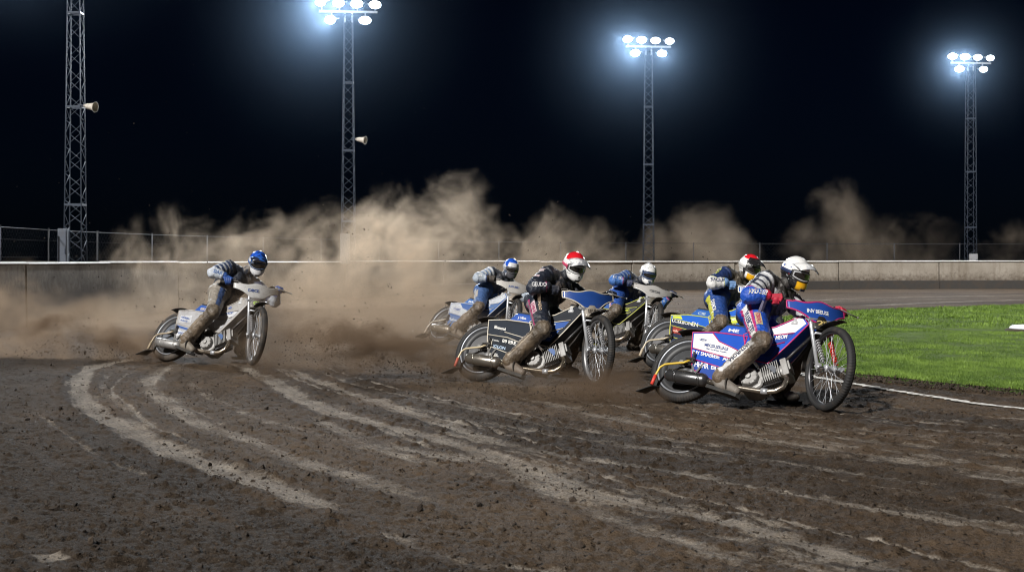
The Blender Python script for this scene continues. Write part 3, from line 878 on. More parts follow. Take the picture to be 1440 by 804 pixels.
    m = MB(); m.tube([(gx - .035, -.40, gz - .004), (gx, -.318, gz), (gx + .045, -.22, gz + .012), (1.075, -.15, gz - .03), (1.115, -.06, .955 + bz), (1.115, .06, .955 + bz), (1.075, .15, gz - .03), (gx + .045, .22, gz + .012), (gx, .318, gz), (gx - .035, .40, gz - .004)], .0115, 10)
    hb = m.build('handlebar', dark_metal, root, steer)
    for s in (-1, 1):
        m = MB(); m.tube([(gx + .02, s * .27, gz + .006), (gx, s * .318, gz), (gx - .030, s * .385, gz - .004)], .0165, 12); m.build('grip', blackrub, hb, steer)
        if s < 0: continue
        m = MB(); m.tube([(gx + .055, s * .245, gz + .004), (gx + .075, s * .29, gz - .006), (gx + .06, s * .37, gz - .022), (gx + .04, s * .455, gz - .03)], [.008, .007, .006, .006], 8)
        m.ell((gx + .04, s * .458, gz - .03), (.010, .010, .010), None, 8, 6); m.build('lever', alloy, hb, steer)
    # handlebar fairing
    def fz(y):
        t = abs(y) / .27
        hi = 1.010 - .022 * math.sin(t * 3.1) ** 2 * (1 if t < .9 else .6) + (-.012 if t > .85 else 0)
        lo = .822 if t < .28 else .822 + (t - .28) / .72 * .112 + .018 * math.sin((t - .28) / .72 * math.pi)
        return lo + bz, hi + bz
    def fx(y, z): return 1.192 - 1.15 * y * y - .14 * (z - .84)
    rows = []
    for y in np.linspace(-.275, .275, 27):
        lo, hi = fz(y); rows.append([(fx(y, z), y, z) for z in np.linspace(lo, hi, 9)])
    fm = P(st['fairing'], .3, .8)
    m = MB(); m.sheet(rows, .007); fa = m.build('handlebar_fairing', fm, root, steer)
    loop = [rows[i][0] for i in range(27)] + [rows[26][k] for k in range(1, 9)] + [rows[i][8] for i in range(25, -1, -1)] + [rows[0][k] for k in range(7, 0, -1)]
    if st['fairing_trim'] is not None:
        m = MB(); m.tube(loop, .0075, 6, closed=True); m.build('trim', paint(st['fairing_trim'], .45, 0, D * .5), fa, steer)
    if st.get('fairing_text'):
        V, F = text2d(st['fairing_text'], .02, 0); W, H = st.get('fairing_tw', .17), .036
        hh = V[:, 1].max(); ys = .5 * W - V[:, 0] * W + st.get('fairing_ty', 0) ; zs = .90 + bz + V[:, 1] / hh * H
        # seen from ahead of the bike its left side is on the right
        ys = -ys
        Pn = np.array([(fx(y, z) + .008, y, z) for y, z in zip(ys, zs)])
        m = MB(); m.add(Pn, F, 0, False); m.build('lettering', paint(st['fairing_ink'], .5, 0, .05), fa, steer)
    # number panel below the fairing
    rows = [[(1.165 + .055 * math.cos(u * 1.2) - .35 * (z - .76), .085 * u, z) for z in np.linspace(.70, .825, 5)] for u in np.linspace(-1, 1, 9)]
    m = MB(); m.sheet(rows, .006); npn = m.build('number_panel', P(st['plate'], .5), root, steer)
    if st.get('plate_text'):
        V, F = text2d(st['plate_text'], .03, 0); hh = V[:, 1].max(); W = st.get('plate_w', .10); H = .045
        ys = -.5 * W + V[:, 0] * W; zs = .74 + V[:, 1] / hh * H
        m = MB(); m.add(np.array([(1.165 + .055 * math.cos(y / .085 * 1.2) - .35 * (z - .76) + .006, y, z) for y, z in zip(ys, zs)]), F, 0, False)
        m.build('lettering', paint(st['plate_ink'], .5, 0, .05), npn, steer)
    # tank cover: a wedge, broad in the middle and narrow along its top
    def offp(poly, k):
        c = np.mean(poly, 0); return [tuple(c + (np.array(q) - c) * k) for q in poly]
    m = MB()
    m.loft([[(x, -.108, z) for x, z in offp(TANK, .955)], [(x, -.098, z) for x, z in TANK], [(x, .098, z) for x, z in TANK], [(x, .108, z) for x, z in offp(TANK, .955)]], 0, False)
    for s in (-1, 1):
        y0, y1 = s * .108, s * .1105
        m.prism([(.62, .655), (.79, .69), (.995, .80), (1.05, .735), (.97, .65), (.80, .625)], y0, y1, 1)
        m.prism([(.66, .60), (.80, .61), (.955, .63), (.91, .565), (.79, .53), (.66, .54)], y0, y1, 2)
        m.prism([(.64, .52), (.78, .51), (.87, .535), (.79, .41), (.68, .41)], y0, y1, 2)
    tk = m.build('fuel_tank', [main, pan if st['tank_panel'] else main, pan2], root, bevel=.012)
    m = MB()
    for s in (-1, 1):
        outline(offp(TANK, .965), s * .109, .0065, m)
        m.tube([(.60, s * .112, .648), (.80, s * .112, .618), (.965, s * .112, .640)], .005, 6)
        m.tube([(.63, s * .112, .53), (.79, s * .112, .52), (.90, s * .112, .552)], .005, 6)
    m.build('trim', trim, tk)
    m = MB(); m.revolve([(.001, .07), (.028, .07), (.032, .064), (.032, .012), (.04, .006), (.04, -.02), (.001, -.02)], (.945, -.083, .745), 24, 0, 'z', False); m.build('filler_cap', paint((.55, .56, .58), .35, .1, .1), tk)
    xd = np.array([.985, 0, .17]); yd = np.array([-.03, 0, 1.])
    for tx, ox, oz, w, h, mi in st.get('tank_text', []):
        lettering(tx, (ink, ink2)[mi], tk, (ox, -.1135, oz), xd, yd, w, h)
    # seat hump and rear mudguard
    m = MB(); m.loft([[(x, -.105, z) for x, z in offp([(.25, .63), (.335, .715), (.50, .69), (.55, .60)], .96)], [(x, -.092, z) for x, z in [(.25, .63), (.335, .722), (.50, .70), (.55, .60)]], [(x, .092, z) for x, z in [(.25, .63), (.335, .722), (.50, .70), (.55, .60)]], [(x, .105, z) for x, z in offp([(.25, .63), (.335, .715), (.50, .69), (.55, .60)], .96)]], 0, False)
    seat = m.build('seat', P(st['seat']), root, bevel=.012)
    m = MB(); m.box((.42, 0, .722), (.18, .17, .022), roty(R(8))); m.build('seat_pad', blackrub, seat, bevel=.008)
    if st.get('seat_text'):
        lettering(st['seat_text'], paint(st['seat_ink'], .5, 0, .1), seat, (.36, -.1065, .648), (1, 0, -.12), (0, 0, 1), .10, .032)
    m = MB()
    m.sheet([[(.37 * math.cos(a) * 1.0, u * .075, RR + .365 * math.sin(a) - .01 * u * u) for u in np.linspace(-1, 1, 5)] for a in np.linspace(R(50), R(112), 10)], .006)
    m.build('rear_mudguard', frame_black, root)
    # tail fairing: two side plates with coloured panels
    m = MB()
    for s in (-1, 1):
        a, b = sorted((s * .098, s * .108)); m.prism(TAIL, a, b, 0)
        y0, y1 = s * .108, s * .1105
        for poly, mi in st['tail_panels']: m.prism(poly, y0, y1, mi)
    m.box((.40, 0, .61), (.26, .19, .012))
    m.bar((.07, -.1, .58), (.07, .1, .58), .02, .02)
    tl = m.build('tail_fairing', [main, pan, pan2, P(st.get('panel3', st['panel']))], root)
    m = MB()
    for s in (-1, 1):
        outline(TAIL, s * .109, .0065, m)
        for ln in st['tail_lines']: m.tube([(x, s * .112, z) for x, z in ln], .005, 6)
    m.build('trim', trim, tl)
    xd = np.array([.985, 0, -.17]); yd = np.array([-.16, 0, .987])
    for tx, ox, oz, w, h, mi in st.get('tail_text', []):
        lettering(tx, (ink, ink2)[mi], tl, (ox, -.1135, oz), xd, yd, w, h)
    # engine: case, finned barrel, head, carburettor
    m = MB()
    oc = [(.56, .15), (.60, .10), (.72, .10), (.775, .15), (.775, .24), (.73, .30), (.62, .31), (.56, .26)]
    m.loft([[(x, -.10, z) for x, z in offp(oc, .9)], [(x, -.085, z) for x, z in oc], [(x, .085, z) for x, z in oc], [(x, .10, z) for x, z in offp(oc, .9)]], 0, False)
    en = m.build('engine', alloy, root, bevel=.008)
    m = MB(); cc = [(.585, .17), (.615, .135), (.69, .13), (.735, .165), (.74, .225), (.70, .275), (.625, .28), (.585, .245)]
    m.loft([[(x, -.10, z) for x, z in cc], [(x, -.140, z) for x, z in cc], [(x, -.148, z) for x, z in offp(cc, .9)]], 0, False)
    m.revolve([(.001, -.166), (.022, -.166), (.026, -.16), (.026, -.14), (.001, -.14)], (.66, 0, .205), 16, 0, 'y', False)
    for x, z in offp(cc, .86): m.revolve([(.001, -.158), (.008, -.158), (.008, -.14), (.001, -.14)], (x, 0, z), 8, 0, 'y', False)
    m.build('case_cover', alloy, en, bevel=.006)
    ax = np.array([.905, 0, .425]); up = np.array([-.425, 0, .905]); Rb = np.stack([ax, [0, 1, 0], up], 1)
    m = MB(); b0 = np.array([.745, -.03, .235])
    m.tube([b0 - ax * .02, b0 + ax * .19], .062, 18)
    for k in range(9): m.box(b0 + ax * (.015 + k * .0185), (.0075, .175 - .004 * (k % 2), .165), Rb)
    m.build('barrel', alloy, en, bevel=.002)
    m = MB(); m.box(b0 + ax * .215, (.055, .165, .16), Rb); m.box(b0 + ax * .243 + up * .02, (.03, .11, .09), Rb)
    hd = m.build('cylinder_head', alloy, en, bevel=.006)
    m = MB(); q = b0 + ax * .10
    half = [(math.cos(a) * .05, math.sin(a) * .05) for a in np.linspace(R(-60), R(120), 12)]
    Vq = [q + ax * (u * .9) + up * v + np.array([0, -.09, 0]) for u, v in half] + [q + ax * (u * .9) + up * v + np.array([0, -.094, 0]) for u, v in half]
    m.add(Vq, [list(range(12)), list(range(12, 24))[::-1]] + [(i, (i + 1) % 12, 12 + (i + 1) % 12, 12 + i) for i in range(12)], 0, False)
    m.build('badge_plate', paint(st['badge'], .4, 0, D * .5), en)
    m = MB(); m.tube([(.66, -.02, .30), (.60, -.03, .36), (.54, -.03, .38)], .032, 14); m.revolve([(.001, .0), (.05, .0), (.05, .07), (.001, .07)], (.52, -.03, .36), 16, 0, 'z', False); m.tube([(.50, -.03, .40), (.46, -.02, .42)], .045, 14)
    m.build('carburettor', dark_metal, en)
    # exhaust and silencer
    m = MB(); m.tube([(.915, -.05, .255), (.965, -.085, .245), (.99, -.11, .195), (.975, -.122, .125), (.92, -.128, .085), (.84, -.132, .072), (.70, -.140, .082), (.52, -.155, .098), (.40, -.165, .118), (.30, -.170, .136)], .0225, 14)
    ex = m.build('exhaust_pipe', paint(st['pipe'], .25, .9, D), root)
    m = MB(); m.tube([(.86, -.131, .074), (.80, -.134, .075)], .0265, 14); m.build('joint_sleeve', chrome, ex)
    m = MB(); m.tube([(.325, -.170, .130), (.30, -.17, .134), (.285, -.17, .137), (-.05, -.172, .175), (-.07, -.172, .178), (-.085, -.172, .180)], [.026, .046, .056, .056, .046, .03], 24)
    for x in (.25, .02): m.tube([(x + .012, -.17, .1405 + (.25 - x) * .11), (x - .012, -.17, .143 + (.25 - x) * .11)], .0585, 24)
    for x in (.22, .10, .0): m.ell((x, -.225, .165 + (.25 - x) * .11), (.006, .006, .006), None, 8, 6)
    m.build('silencer', paint(st['sil'], .3, .85, D * 1.1, 5.), root)
    m = MB(); m.bar((.20, -.10, .34), (.16, -.15, .19), .025, .012); m.bar((.10, -.10, .33), (.16, -.15, .19), .018, .01); m.build('silencer_bracket', alloy, root)
    # footrest and dirt deflector
    m = MB(); m.tube([(.50, -.09, .13), (.50, -.15, .075), (.52, -.26, .045)], .013, 8); m.build('footrest', dark_metal, root)
    m = MB(); m.box((.10, -.122, .35), (.055, .03, .05)); m.box((.115, -.13, .37), (.014, .05, .10)); m.tube([(.05, -.15, .35), (.14, -.15, .35)], .010, 8)
    df = m.build('dirt_deflector', dark_metal, root, bevel=.004)
    m = MB(); m.tube([(.09, -.135, .345), (.03, -.135, .318), (-.07, -.135, .306), (-.14, -.135, .296), (-.182, -.135, .265), (-.205, -.135, .18), (-.215, -.135, .10)], .0105, 10); m.build('stay', paint(st['stay'], .4, .1, D * .7), df)
    m = MB(); m.tube([(-.203, -.135, .19), (-.217, -.135, .095)], .0155, 10); m.build('sleeve', paint(st['sleeve'], .5, 0, D * .7), df)
    m = MB(); m.sheet([[(-.185 - .125 * t, y * (1 + .2 * t) - .125, .088 - .055 * t - .01 * t * t + .5 * y) for y in np.linspace(-.07, .08, 5)] for t in np.linspace(0, 1, 5)], .008); m.build('flap', blackrub, df)
    m = MB(); q0 = steer((gx + .045, -.22, gz + .012))[0]; q1 = steer((1.10, -.05, .93))[0]
    m.tube(spline3([q0, q0 + np.array([.05, .05, -.01]), q1 + np.array([.01, 0, -.02]), (1.08, -.06, .80), (.86, -.05, .62), (.60, -.03, .43)]), .0055, 6); m.build('throttle_cable', blackrub, root)
    q0 = steer((gx + .045, .22, gz + .012))[0]; q1 = steer((1.12, .05, .93))[0]
    m = MB(); m.tube(spline3([q0, q0 + np.array([.02, -.06, -.03]), q1 + np.array([-.01, 0, -.03]), (1.10, .06, .78), (.88, .08, .50), (.66, .10, .30)]), .006, 6); m.build('clutch_cable', blackrub, root)
    # primary drive on the far side
    m = MB(); m.revolve([(.001, .13), (.06, .13), (.07, .12), (.07, .09), (.001, .09)], (.46, 0, .30), 20, 0, 'y', False); m.revolve([(.001, .125), (.045, .125), (.05, .115), (.05, .09), (.001, .09)], (.66, 0, .205), 20, 0, 'y', False)
    m.bar((.46, .11, .36), (.02, .11, .385), .012, .008); m.bar((.46, .11, .24), (.02, .11, .285), .012, .008); m.build('drive_chain', dark_metal, root)
    return root, M, Rm, steer

# ------------------------------------------------------------------ riders
def n3(V, s, o=3):
    return (fbm(V[:, 0] * s + V[:, 2] * s * .37, V[:, 1] * s + V[:, 2] * s * .93, o) + fbm(V[:, 2] * s + 31, V[:, 0] * s * .8 + V[:, 1] * s * .3, o)) * .7
def fuse(mb, voxel, smooth_it=4):
    me = mb.mesh('raw'); o = bpy.data.objects.new('raw', me); C.objects.link(o)
    r = o.modifiers.new('r', 'REMESH'); r.mode = 'VOXEL'; r.voxel_size = voxel; r.use_smooth_shade = True
    s = o.modifiers.new('s', 'SMOOTH'); s.factor = .5; s.iterations = smooth_it
    dg = bpy.context.evaluated_depsgraph_get(); out = bpy.data.meshes.new_from_object(o.evaluated_get(dg))
    bpy.data.objects.remove(o); bpy.data.meshes.remove(me)
    return out
def cloth_mat():
    n = NT('race_leather'); a = n.n('ShaderNodeVertexColor', layer_name='suit')
    f = n.noise(70, 3, .6)
    n.col(n.mix(f, n.mix(1., a.outputs[0], (.78, .78, .78), 'MULTIPLY'), a.outputs[0])); n.set(Roughness=.46, Specular_IOR_Level=.45)
    n.bump(n.math('ADD', n.noise(32, 4, .6), n.noise(11, 3, .6)), .8, .014)
    return n.mat
CLOTH = cloth_mat()
def shell_mat():
    n = NT('helmet_shell'); a = n.n('ShaderNodeVertexColor', layer_name='suit')
    sp = n.ramp(n.noise(120, 2, .5), .64, .70)
    n.col(n.mix(n.math('MULTIPLY', sp, .5), a.outputs[0], DIRT)); n.set(Roughness=.25, Coat_Weight=.5, Coat_Roughness=.08); return n.mat
SHELL = shell_mat()
lensn = NT('goggle_lens'); lensn.col((.018, .016, .015)); lensn.set(Roughness=.08, Specular_IOR_Level=.8, Coat_Weight=1.); LENS = lensn.mat
def paint_attr(me, cols):
    at = me.color_attributes.new('suit', 'FLOAT_COLOR', 'POINT')
    at.data.foreach_set('color', np.c_[cols, np.ones(len(cols))].astype(np.float32).ravel())
def co(me):
    V = np.empty(len(me.vertices) * 3, np.float32); me.vertices.foreach_get('co', V); return V.reshape(-1, 3).astype(float)
def nrm(me):
    V = np.empty(len(me.vertices) * 3, np.float32); me.vertices.foreach_get('normal', V); return V.reshape(-1, 3).astype(float)
def unit(v): v = np.array(v, float); return v / np.linalg.norm(v)

def rider(M, Rm, steer, st):
    J = {k: np.array(v, float) for k, v in dict(pel=(.50, .01, .85), hipR=(.545, -.105, .855), hipL=(.53, .11, .85), waist=(.49, .02, .95), chest=(.55, .02, 1.08), neck=(.68, .015, 1.19),
        shR=(.63, -.17, 1.13), shL=(.68, .20, 1.17), elR=(.60, -.36, .90), elL=(.95, .35, 1.02), kneeR=(.765, -.265, .46), ankR=(.455, -.243, .105), heelR=(.43, -.243, .045), toeR=(.655, -.238, -.015),
        kneeL=(.90, .23, .62), ankL=(.68, .44, .36), heelL=(.64, .46, .315), toeL=(.87, .46, .31), head=(.83, -.01, 1.29)).items()}
    for k, v in st.get('pose', {}).items(): J[k] = np.array(v, float)
    gx, gy, gz = GRIP0; gz += st.get('bz', 0.)
    gR = steer((gx, -gy, gz))[0]; gL = steer((gx, gy, gz))[0]
    barR = unit(steer((gx - .036, -.405, gz - .005))[0] - steer((gx + .02, -.27, gz + .006))[0]); barL = unit(steer((gx - .036, .405, gz - .005))[0] - steer((gx + .02, .27, gz + .006))[0])
    J['elR'][2] += st.get('bz', 0.) * .9; J['elL'][2] += st.get('bz', 0.) * .7
    def wrist(g, el, bar):
        d = unit(el - g); d = unit(d - bar * (d @ bar) * .5)
        return g + d * .085 + np.array([0, 0, .012])
    wR, wL = wrist(gR, J['elR'], barR), wrist(gL, J['elL'], barL)
    m = MB()
    lat = unit(J['shL'] - J['shR'])
    m.capsule(J['hipR'], J['hipL'], .115, .115)
    for s in (-1, 1):
        m.capsule(J['pel'] + lat * .05 * s, J['waist'] + lat * .045 * s, .115, .105)
        m.capsule(J['waist'] + lat * .05 * s, J['chest'] + lat * .08 * s, .118, .132)
        m.capsule(J['waist'] + lat * .05 * s + np.array([.07, 0, -.03]), J['chest'] + lat * .06 * s + np.array([.11, 0, .0]), .10, .12)
        m.capsule(J['chest'] + lat * .07 * s, J['neck'] + lat * .075 * s - np.array([.03, 0, .06]), .125, .085)
    m.capsule(J['shR'], J['shL'], .088, .088); m.capsule(J['neck'] - np.array([.02, 0, .03]), J['head'] - np.array([0, 0, .03]), .062, .055)
    m.ell(J['head'], (.088, .076, .10))
    m.ell(J['chest'] + np.array([-.075, 0, .035]), (.075, .14, .11))
    bones = []
    def limb(a, b, ra, rb, name):
        m.capsule(a, b, ra, rb); bones.append((name, np.array(a), np.array(b), ra, rb))
    for s in 'RL':
        limb(J['sh' + s], J['el' + s], .090, .074, 'upper' + s); limb(J['el' + s], wR if s == 'R' else wL, .073, .050, 'fore' + s)
        limb(J['hip' + s], J['knee' + s], .118, .086, 'thigh' + s)
        limb(J['knee' + s], J['ank' + s] + unit(J['knee' + s] - J['ank' + s]) * .03, .080, .079, 'shin' + s)
        m.ell(J['knee' + s] + np.array([.02, 0, .0]), (.076, .076, .088))
        m.capsule(J['hip' + s] - np.array([.05, 0, 0]), J['pel'] - np.array([.06, 0, -.02]), .105, .10)
    bones.append(('torso', J['pel'], J['waist'], .13, .13)); bones.append(('torso', J['waist'], J['chest'], .14, .16)); bones.append(('torso', J['chest'], J['neck'], .15, .10)); bones.append(('head', J['head'], J['head'] + np.array([0, 0, .001]), .06, .06))
    me = fuse(m, .0105)
    V = co(me); N = nrm(me)
    best = np.full(len(V), 1e9); bid = np.zeros(len(V), int); bt = np.zeros(len(V)); ba = np.zeros(len(V))
    for i, (nm, a, b, ra, rb) in enumerate(bones):
        d = b - a; L2 = d @ d; t = np.clip(((V - a) @ d) / L2, 0, 1); q = a + t[:, None] * d; rr = ra + (rb - ra) * t
        dd = np.linalg.norm(V - q, axis=1) / rr; k = dd < best
        ax = unit(d); o = np.array([0, -1., 0]) if nm.endswith('R') else np.array([0, 1., 0]); o = unit(o - ax * (o @ ax)); w = np.cross(ax, o)
        an = np.degrees(np.arctan2((V - q) @ w, (V - q) @ o))
        best[k] = dd[k]; bid[k] = i; bt[k] = t[k]; ba[k] = an[k]
    # folds: creases across the limbs, stronger at the joints
    names = np.array([b[0] for b in bones])[bid]
    bl = np.array([np.linalg.norm(b[2] - b[1]) for b in bones])[bid]
    jt = np.maximum(np.exp(-(bt / .28) ** 2), np.exp(-((1 - bt) / .28) ** 2))
    cre = np.sin(bt * bl * 95 + 4 * n3(V, 7.) + np.radians(ba) * .8)
    V = V + N * ((.010 * n3(V, 8.) + .005 * n3(V, 19.))[:, None] + (.006 * jt * cre * (~np.char.startswith(names, 'torso')))[:, None])
    me.vertices.foreach_set('co', V.astype(np.float32).ravel())
    col = np.zeros((len(V), 3)); s = st['suit']
    nz = n3(V, 6.); nf = n3(V, 26., 2)
    def put(mask, c): col[mask] = np.array(c)
    put(names == 'torso', s['torso'])
    put((names == 'torso') & (nz > .20) & (nf > -.2), s['torso2'])
    for sd in 'RL':
        u = names == 'upper' + sd; put(u, s['upper']); put(u & (np.sin(bt * 30 + nz * .5) > .40) & (bt < .82) & (abs(ba) < 125), s['upper2']); put(u & (bt < .06), s['torso'])
        f = names == 'fore' + sd; put(f, s['fore']); put(f & (nz > .3), s['fore2']); put(f & (bt > .93), s['trim']); put(f & (bt > .985), s['glove']); put(u & (bt > .90), s['fore']); put(u & (bt > .88) & (bt < .90), s['trim2'])
        k = names == 'thigh' + sd; put(k, s['thigh']); put(k & (nz > .36), s['thigh2'])
        if s.get('stripe') is not None:
            sel = k & (ba > s['sa'][0]) & (ba < s['sa'][1]) & (bt > .08); put(sel, s['stripe'])
            ed = k & (np.minimum(abs(ba - s['sa'][0]), abs(ba - s['sa'][1])) < 7) & (bt > .08); put(ed, s['trim'])
        g = names == 'shin' + sd; put(g, s['shin'])
        if s.get('shin_stripe') is not None:
            sel = g & (ba > s['ssa'][0]) & (ba < s['ssa'][1]) & (bt > .1) & (bt < .93); put(sel, s['shin_stripe'])
        put((k & (bt > .90)) | (g & (bt < .12)), s['knee'])
        leg = g | (k & (bt > .90)); sh_ = np.clip(1 + .75 * n3(V, 5.) + .45 * nf, .45, 1.75); col[leg] *= sh_[leg][:, None]
    put(names == 'head', (.25, .15, .11))
    # mud thrown over the legs and, more thinly, the rest
    mud = np.clip(.18 + s['mud'] + nz * .65, 0, 1) * np.where(np.char.startswith(names, 'shin'), 1., np.where(np.char.startswith(names, 'thigh'), .45, .30)) * (.4 + .6 * np.clip((1.15 - V[:, 2]) / .6, 0, 1))
    mud = np.maximum(mud, np.where(nf > .70, .35, 0))
    col = col * (1 - mud[:, None]) + np.array([.105, .080, .058]) * mud[:, None]
    paint_attr(me, col); me.materials.append(CLOTH)
    me.polygons.foreach_set('use_smooth', np.ones(len(me.polygons), bool))
    body = bpy.data.objects.new('person', me); C.objects.link(body); body.matrix_world = M
    tag(body, st['rider_label'], 'person', 'riders on the motorcycles')
    bv = bvh_of(body)
    # boots
    bm_ = paint(tuple(c * .62 for c in st['boot']), .55, 0, .55, 9.)
    for sd in 'RL':
        m = MB(); an, he, to = J['ank' + sd], J['heel' + sd], J['toe' + sd]; kn = J['knee' + sd]
        sh = unit(kn - an); fwd = unit(to - he)
        m.capsule(an + sh * .09, an, .070, .056); m.capsule(an, he + fwd * .03 + sh * .03, .056, .044); m.capsule(he + fwd * .03 + sh * .035, to - fwd * .04 + sh * .025, .045, .038); m.capsule(an + fwd * .02, to - fwd * .07 + sh * .035, .05, .04)
        b = fuse(m, .008, 3); b.materials.append(bm_); bo = bpy.data.objects.new('boot', b); link(bo, body)
        m = MB(); side = unit(np.cross(fwd, sh)); up = np.cross(side, fwd); Rb = np.stack([fwd, side, up], 1)
        pr = [(-.055, -.038), (.02, -.042), (.10, -.037), (.17, -.050), (.240, -.040), (.264, 0), (.240, .040), (.17, .050), (.10, .037), (.02, .042), (-.055, .038)]
        base = he + fwd * .0 - up * .012
        m.loft([[base + fwd * x + side * y + up * z for x, y in pr] for z in (-.026, .004)], 0, False); m.build('sole', blackrub, bo)
        m = MB(); q = he + fwd * .085 + sh * .055
        m.tube([q + side * (.056 * math.cos(t)) + (up * .052 + fwd * -.02) * math.sin(t) for t in np.linspace(0, 2 * math.pi, 20)[:-1]], .0075, 6, closed=True); m.build('strap', blackrub, bo)
        if sd == 'R':
            m = MB(); q = an + np.array([.0, -.058, .0]); m.revolve([(.001, -.006), (.018, -.006), (.02, 0), (.018, .006), (.001, .006)], q, 14, 0, 'y', False); m.build('buckle', alloy, bo)
    # gloves: palm, four fingers round the grip, thumb under it, cuff
    gm = paint(s['glove'], .6, 0, .25, 8.)
    for sd, g, bar, w, el in (('R', gR, barR, wR, J['elR']), ('L', gL, barL, wL, J['elL'])):
        m = MB(); a = bar; e = unit((w - g) - a * ((w - g) @ a)); u = unit(np.cross(a, e)); u = u if u[2] > 0 else -u
        def P_(off, ang, r): return g + a * off + (e * math.cos(ang) + u * math.sin(ang)) * r
        kn = []
        for i, (off, ln) in enumerate(((-.036, .92), (-.012, 1.), (.012, .96), (.036, .82))):
            angs = np.radians([62, 20 + 78, 138, 185, 228 * (.9 + .1 * ln)]); rs = [.044, .040, .036, .034, .032]
            pts = [P_(off * (1 - .12 * q), t, r) for q, (t, r) in enumerate(zip(angs, rs))]
            m.tube([pts[0] - (pts[1] - pts[0]) * .25] + pts, [.0115, .0118, .0115, .0105, .0098, .0085], 8); kn.append(pts[0])
        for q in kn: m.ell(q, (.0135, .0135, .0135), None, 10, 8)
        wr = w
        m.ell(g, (.034, .034, .034), None, 14, 10); m.capsule(g + a * -.03 + e * .02, g + a * .03 + e * .02, .026, .026, 10)
        for q, k in ((kn[0], -.022), (kn[1], -.008), (kn[2], .008), (kn[3], .022)): m.capsule(wr + a * k, q, .021, .015, 10)
        th = [wr + a * (-.03) + u * -.005, P_(-.05, R(-5), .040), P_(-.046, R(-60), .036), P_(-.032, R(-115), .034)]
        m.tube(th, [.017, .0145, .0125, .010], 8)
        gl_me = fuse(m, .0042, 2); gl_me.materials.append(gm); glo = bpy.data.objects.new('glove', gl_me); link(glo, body)
        m = MB(); d = unit(el - w); m.tube([w - d * .012, w + d * .01, w + d * .055], [.036, .040, .046], 14); m.build('cuff', gm, glo)
    # helmet ------------------------------------------------------------
    yaw, pit = st['look']; f_w = np.array([math.cos(R(yaw)) * math.cos(R(pit)), math.sin(R(yaw)) * math.cos(R(pit)), math.sin(R(pit))])
    f = Rm.T @ f_w; upw = Rm.T @ np.array([0, 0, 1.]) * .62 + np.array([0, 0, 1.]) * .38
    lft = unit(np.cross(upw, f)); up = np.cross(f, lft); H = np.stack([f, lft, up], 1); hc = J['head'] - f * .045
    def hfn(Vh): return Vh @ H.T + hc
    def rad_(az, el_):   # degrees
        d = np.array([np.cos(R(el_)) * np.cos(R(az)), np.cos(R(el_)) * np.sin(R(az)), np.sin(R(el_))])
        ab = np.array([.138, .116, .142]) if el_ > -20 else np.array([.132, .110, .150])
        r = 1 / math.sqrt(((d / ab) ** 2).sum())
        r += .062 * math.exp(-((el_ + 37) / 19) ** 2) * math.exp(-(az / 46) ** 2) - .012 * math.exp(-((el_ + 30) / 18) ** 2) * math.exp(-((abs(az) - 95) / 40) ** 2)
        return d * r
    azs = np.linspace(-180, 180, 97)[:-1]; els = np.concatenate([np.linspace(-62, 86, 56), [89.9]])
    Vh = np.array([rad_(a, e) for e in els for a in azs]); na_ = len(azs)
    def port(a, e):
        top, bot = 18 - 5 * (a / 60) ** 2, -20 + 4 * (a / 60) ** 2
        return abs(a) < 57 and bot < e < top
    F = []
    for i in range(len(els) - 1):
        for j in range(na_):
            a_c = azs[j] + 1.9; e_c = .5 * (els[i] + els[i + 1])
            if not port(a_c, e_c): F.append((i * na_ + j, i * na_ + (j + 1) % na_, (i + 1) * na_ + (j + 1) % na_, (i + 1) * na_ + j))
    m = MB(); m.add(Vh, F, 0, True); hm = m.mesh('helmet', [SHELL], hfn)
    AZ = np.tile(azs, len(els)); EL = np.repeat(els, na_)
    hcol = st['helmet_fn'](AZ, EL, Vh)
    paint_attr(hm, hcol); ho = bpy.data.objects.new('helmet', hm); link(ho, body)
    so = ho.modifiers.new('thick', 'SOLIDIFY'); so.thickness = .012; so.offset = -1
    # goggles: frame, lens, strap
    def patch(a0, a1, e0, e1, k, na2=20, ne2=8, shrink=0.):
        rows = []
        for a in np.linspace(a0, a1, na2):
            t = abs(a) / max(abs(a0), abs(a1)); row = []
            for e in np.linspace(e0 + 5 * t * t, e1 - 5 * t * t, ne2): row.append(rad_(a, e) * k - np.array([shrink, 0, 0]))
            rows.append(row)
        return rows
    rows = patch(-57, 57, -22, 20, .965); fr_ = []
    m = MB(); m.sheet(rows, .004); go = m.build('goggles', paint(s['goggle'], .5, 0, .2), ho, hfn)
    rows = patch(-44, 44, -15, 12, 1.005); m = MB(); m.sheet(rows, .004); m.build('lens', LENS, go, hfn)
    loop = [r[0] for r in rows] + [rows[-1][k] for k in range(1, 8)] + [r[-1] for r in rows[::-1][1:]] + [rows[0][k] for k in range(6, 0, -1)]
    m = MB(); m.tube(loop, .007, 6, closed=True); m.build('lens_frame', paint(s['goggle2'], .4, 0, .1), go, hfn)
    rows = [[rad_(a, e) * 1.018 for e in np.linspace(-6, 8, 4)] for a in np.concatenate([np.linspace(55, 180, 24), np.linspace(-180, -55, 24)[1:]])]
    m = MB(); m.sheet(rows, .004); m.build('strap', paint(s['strap'], .7, 0, .2), go, hfn)
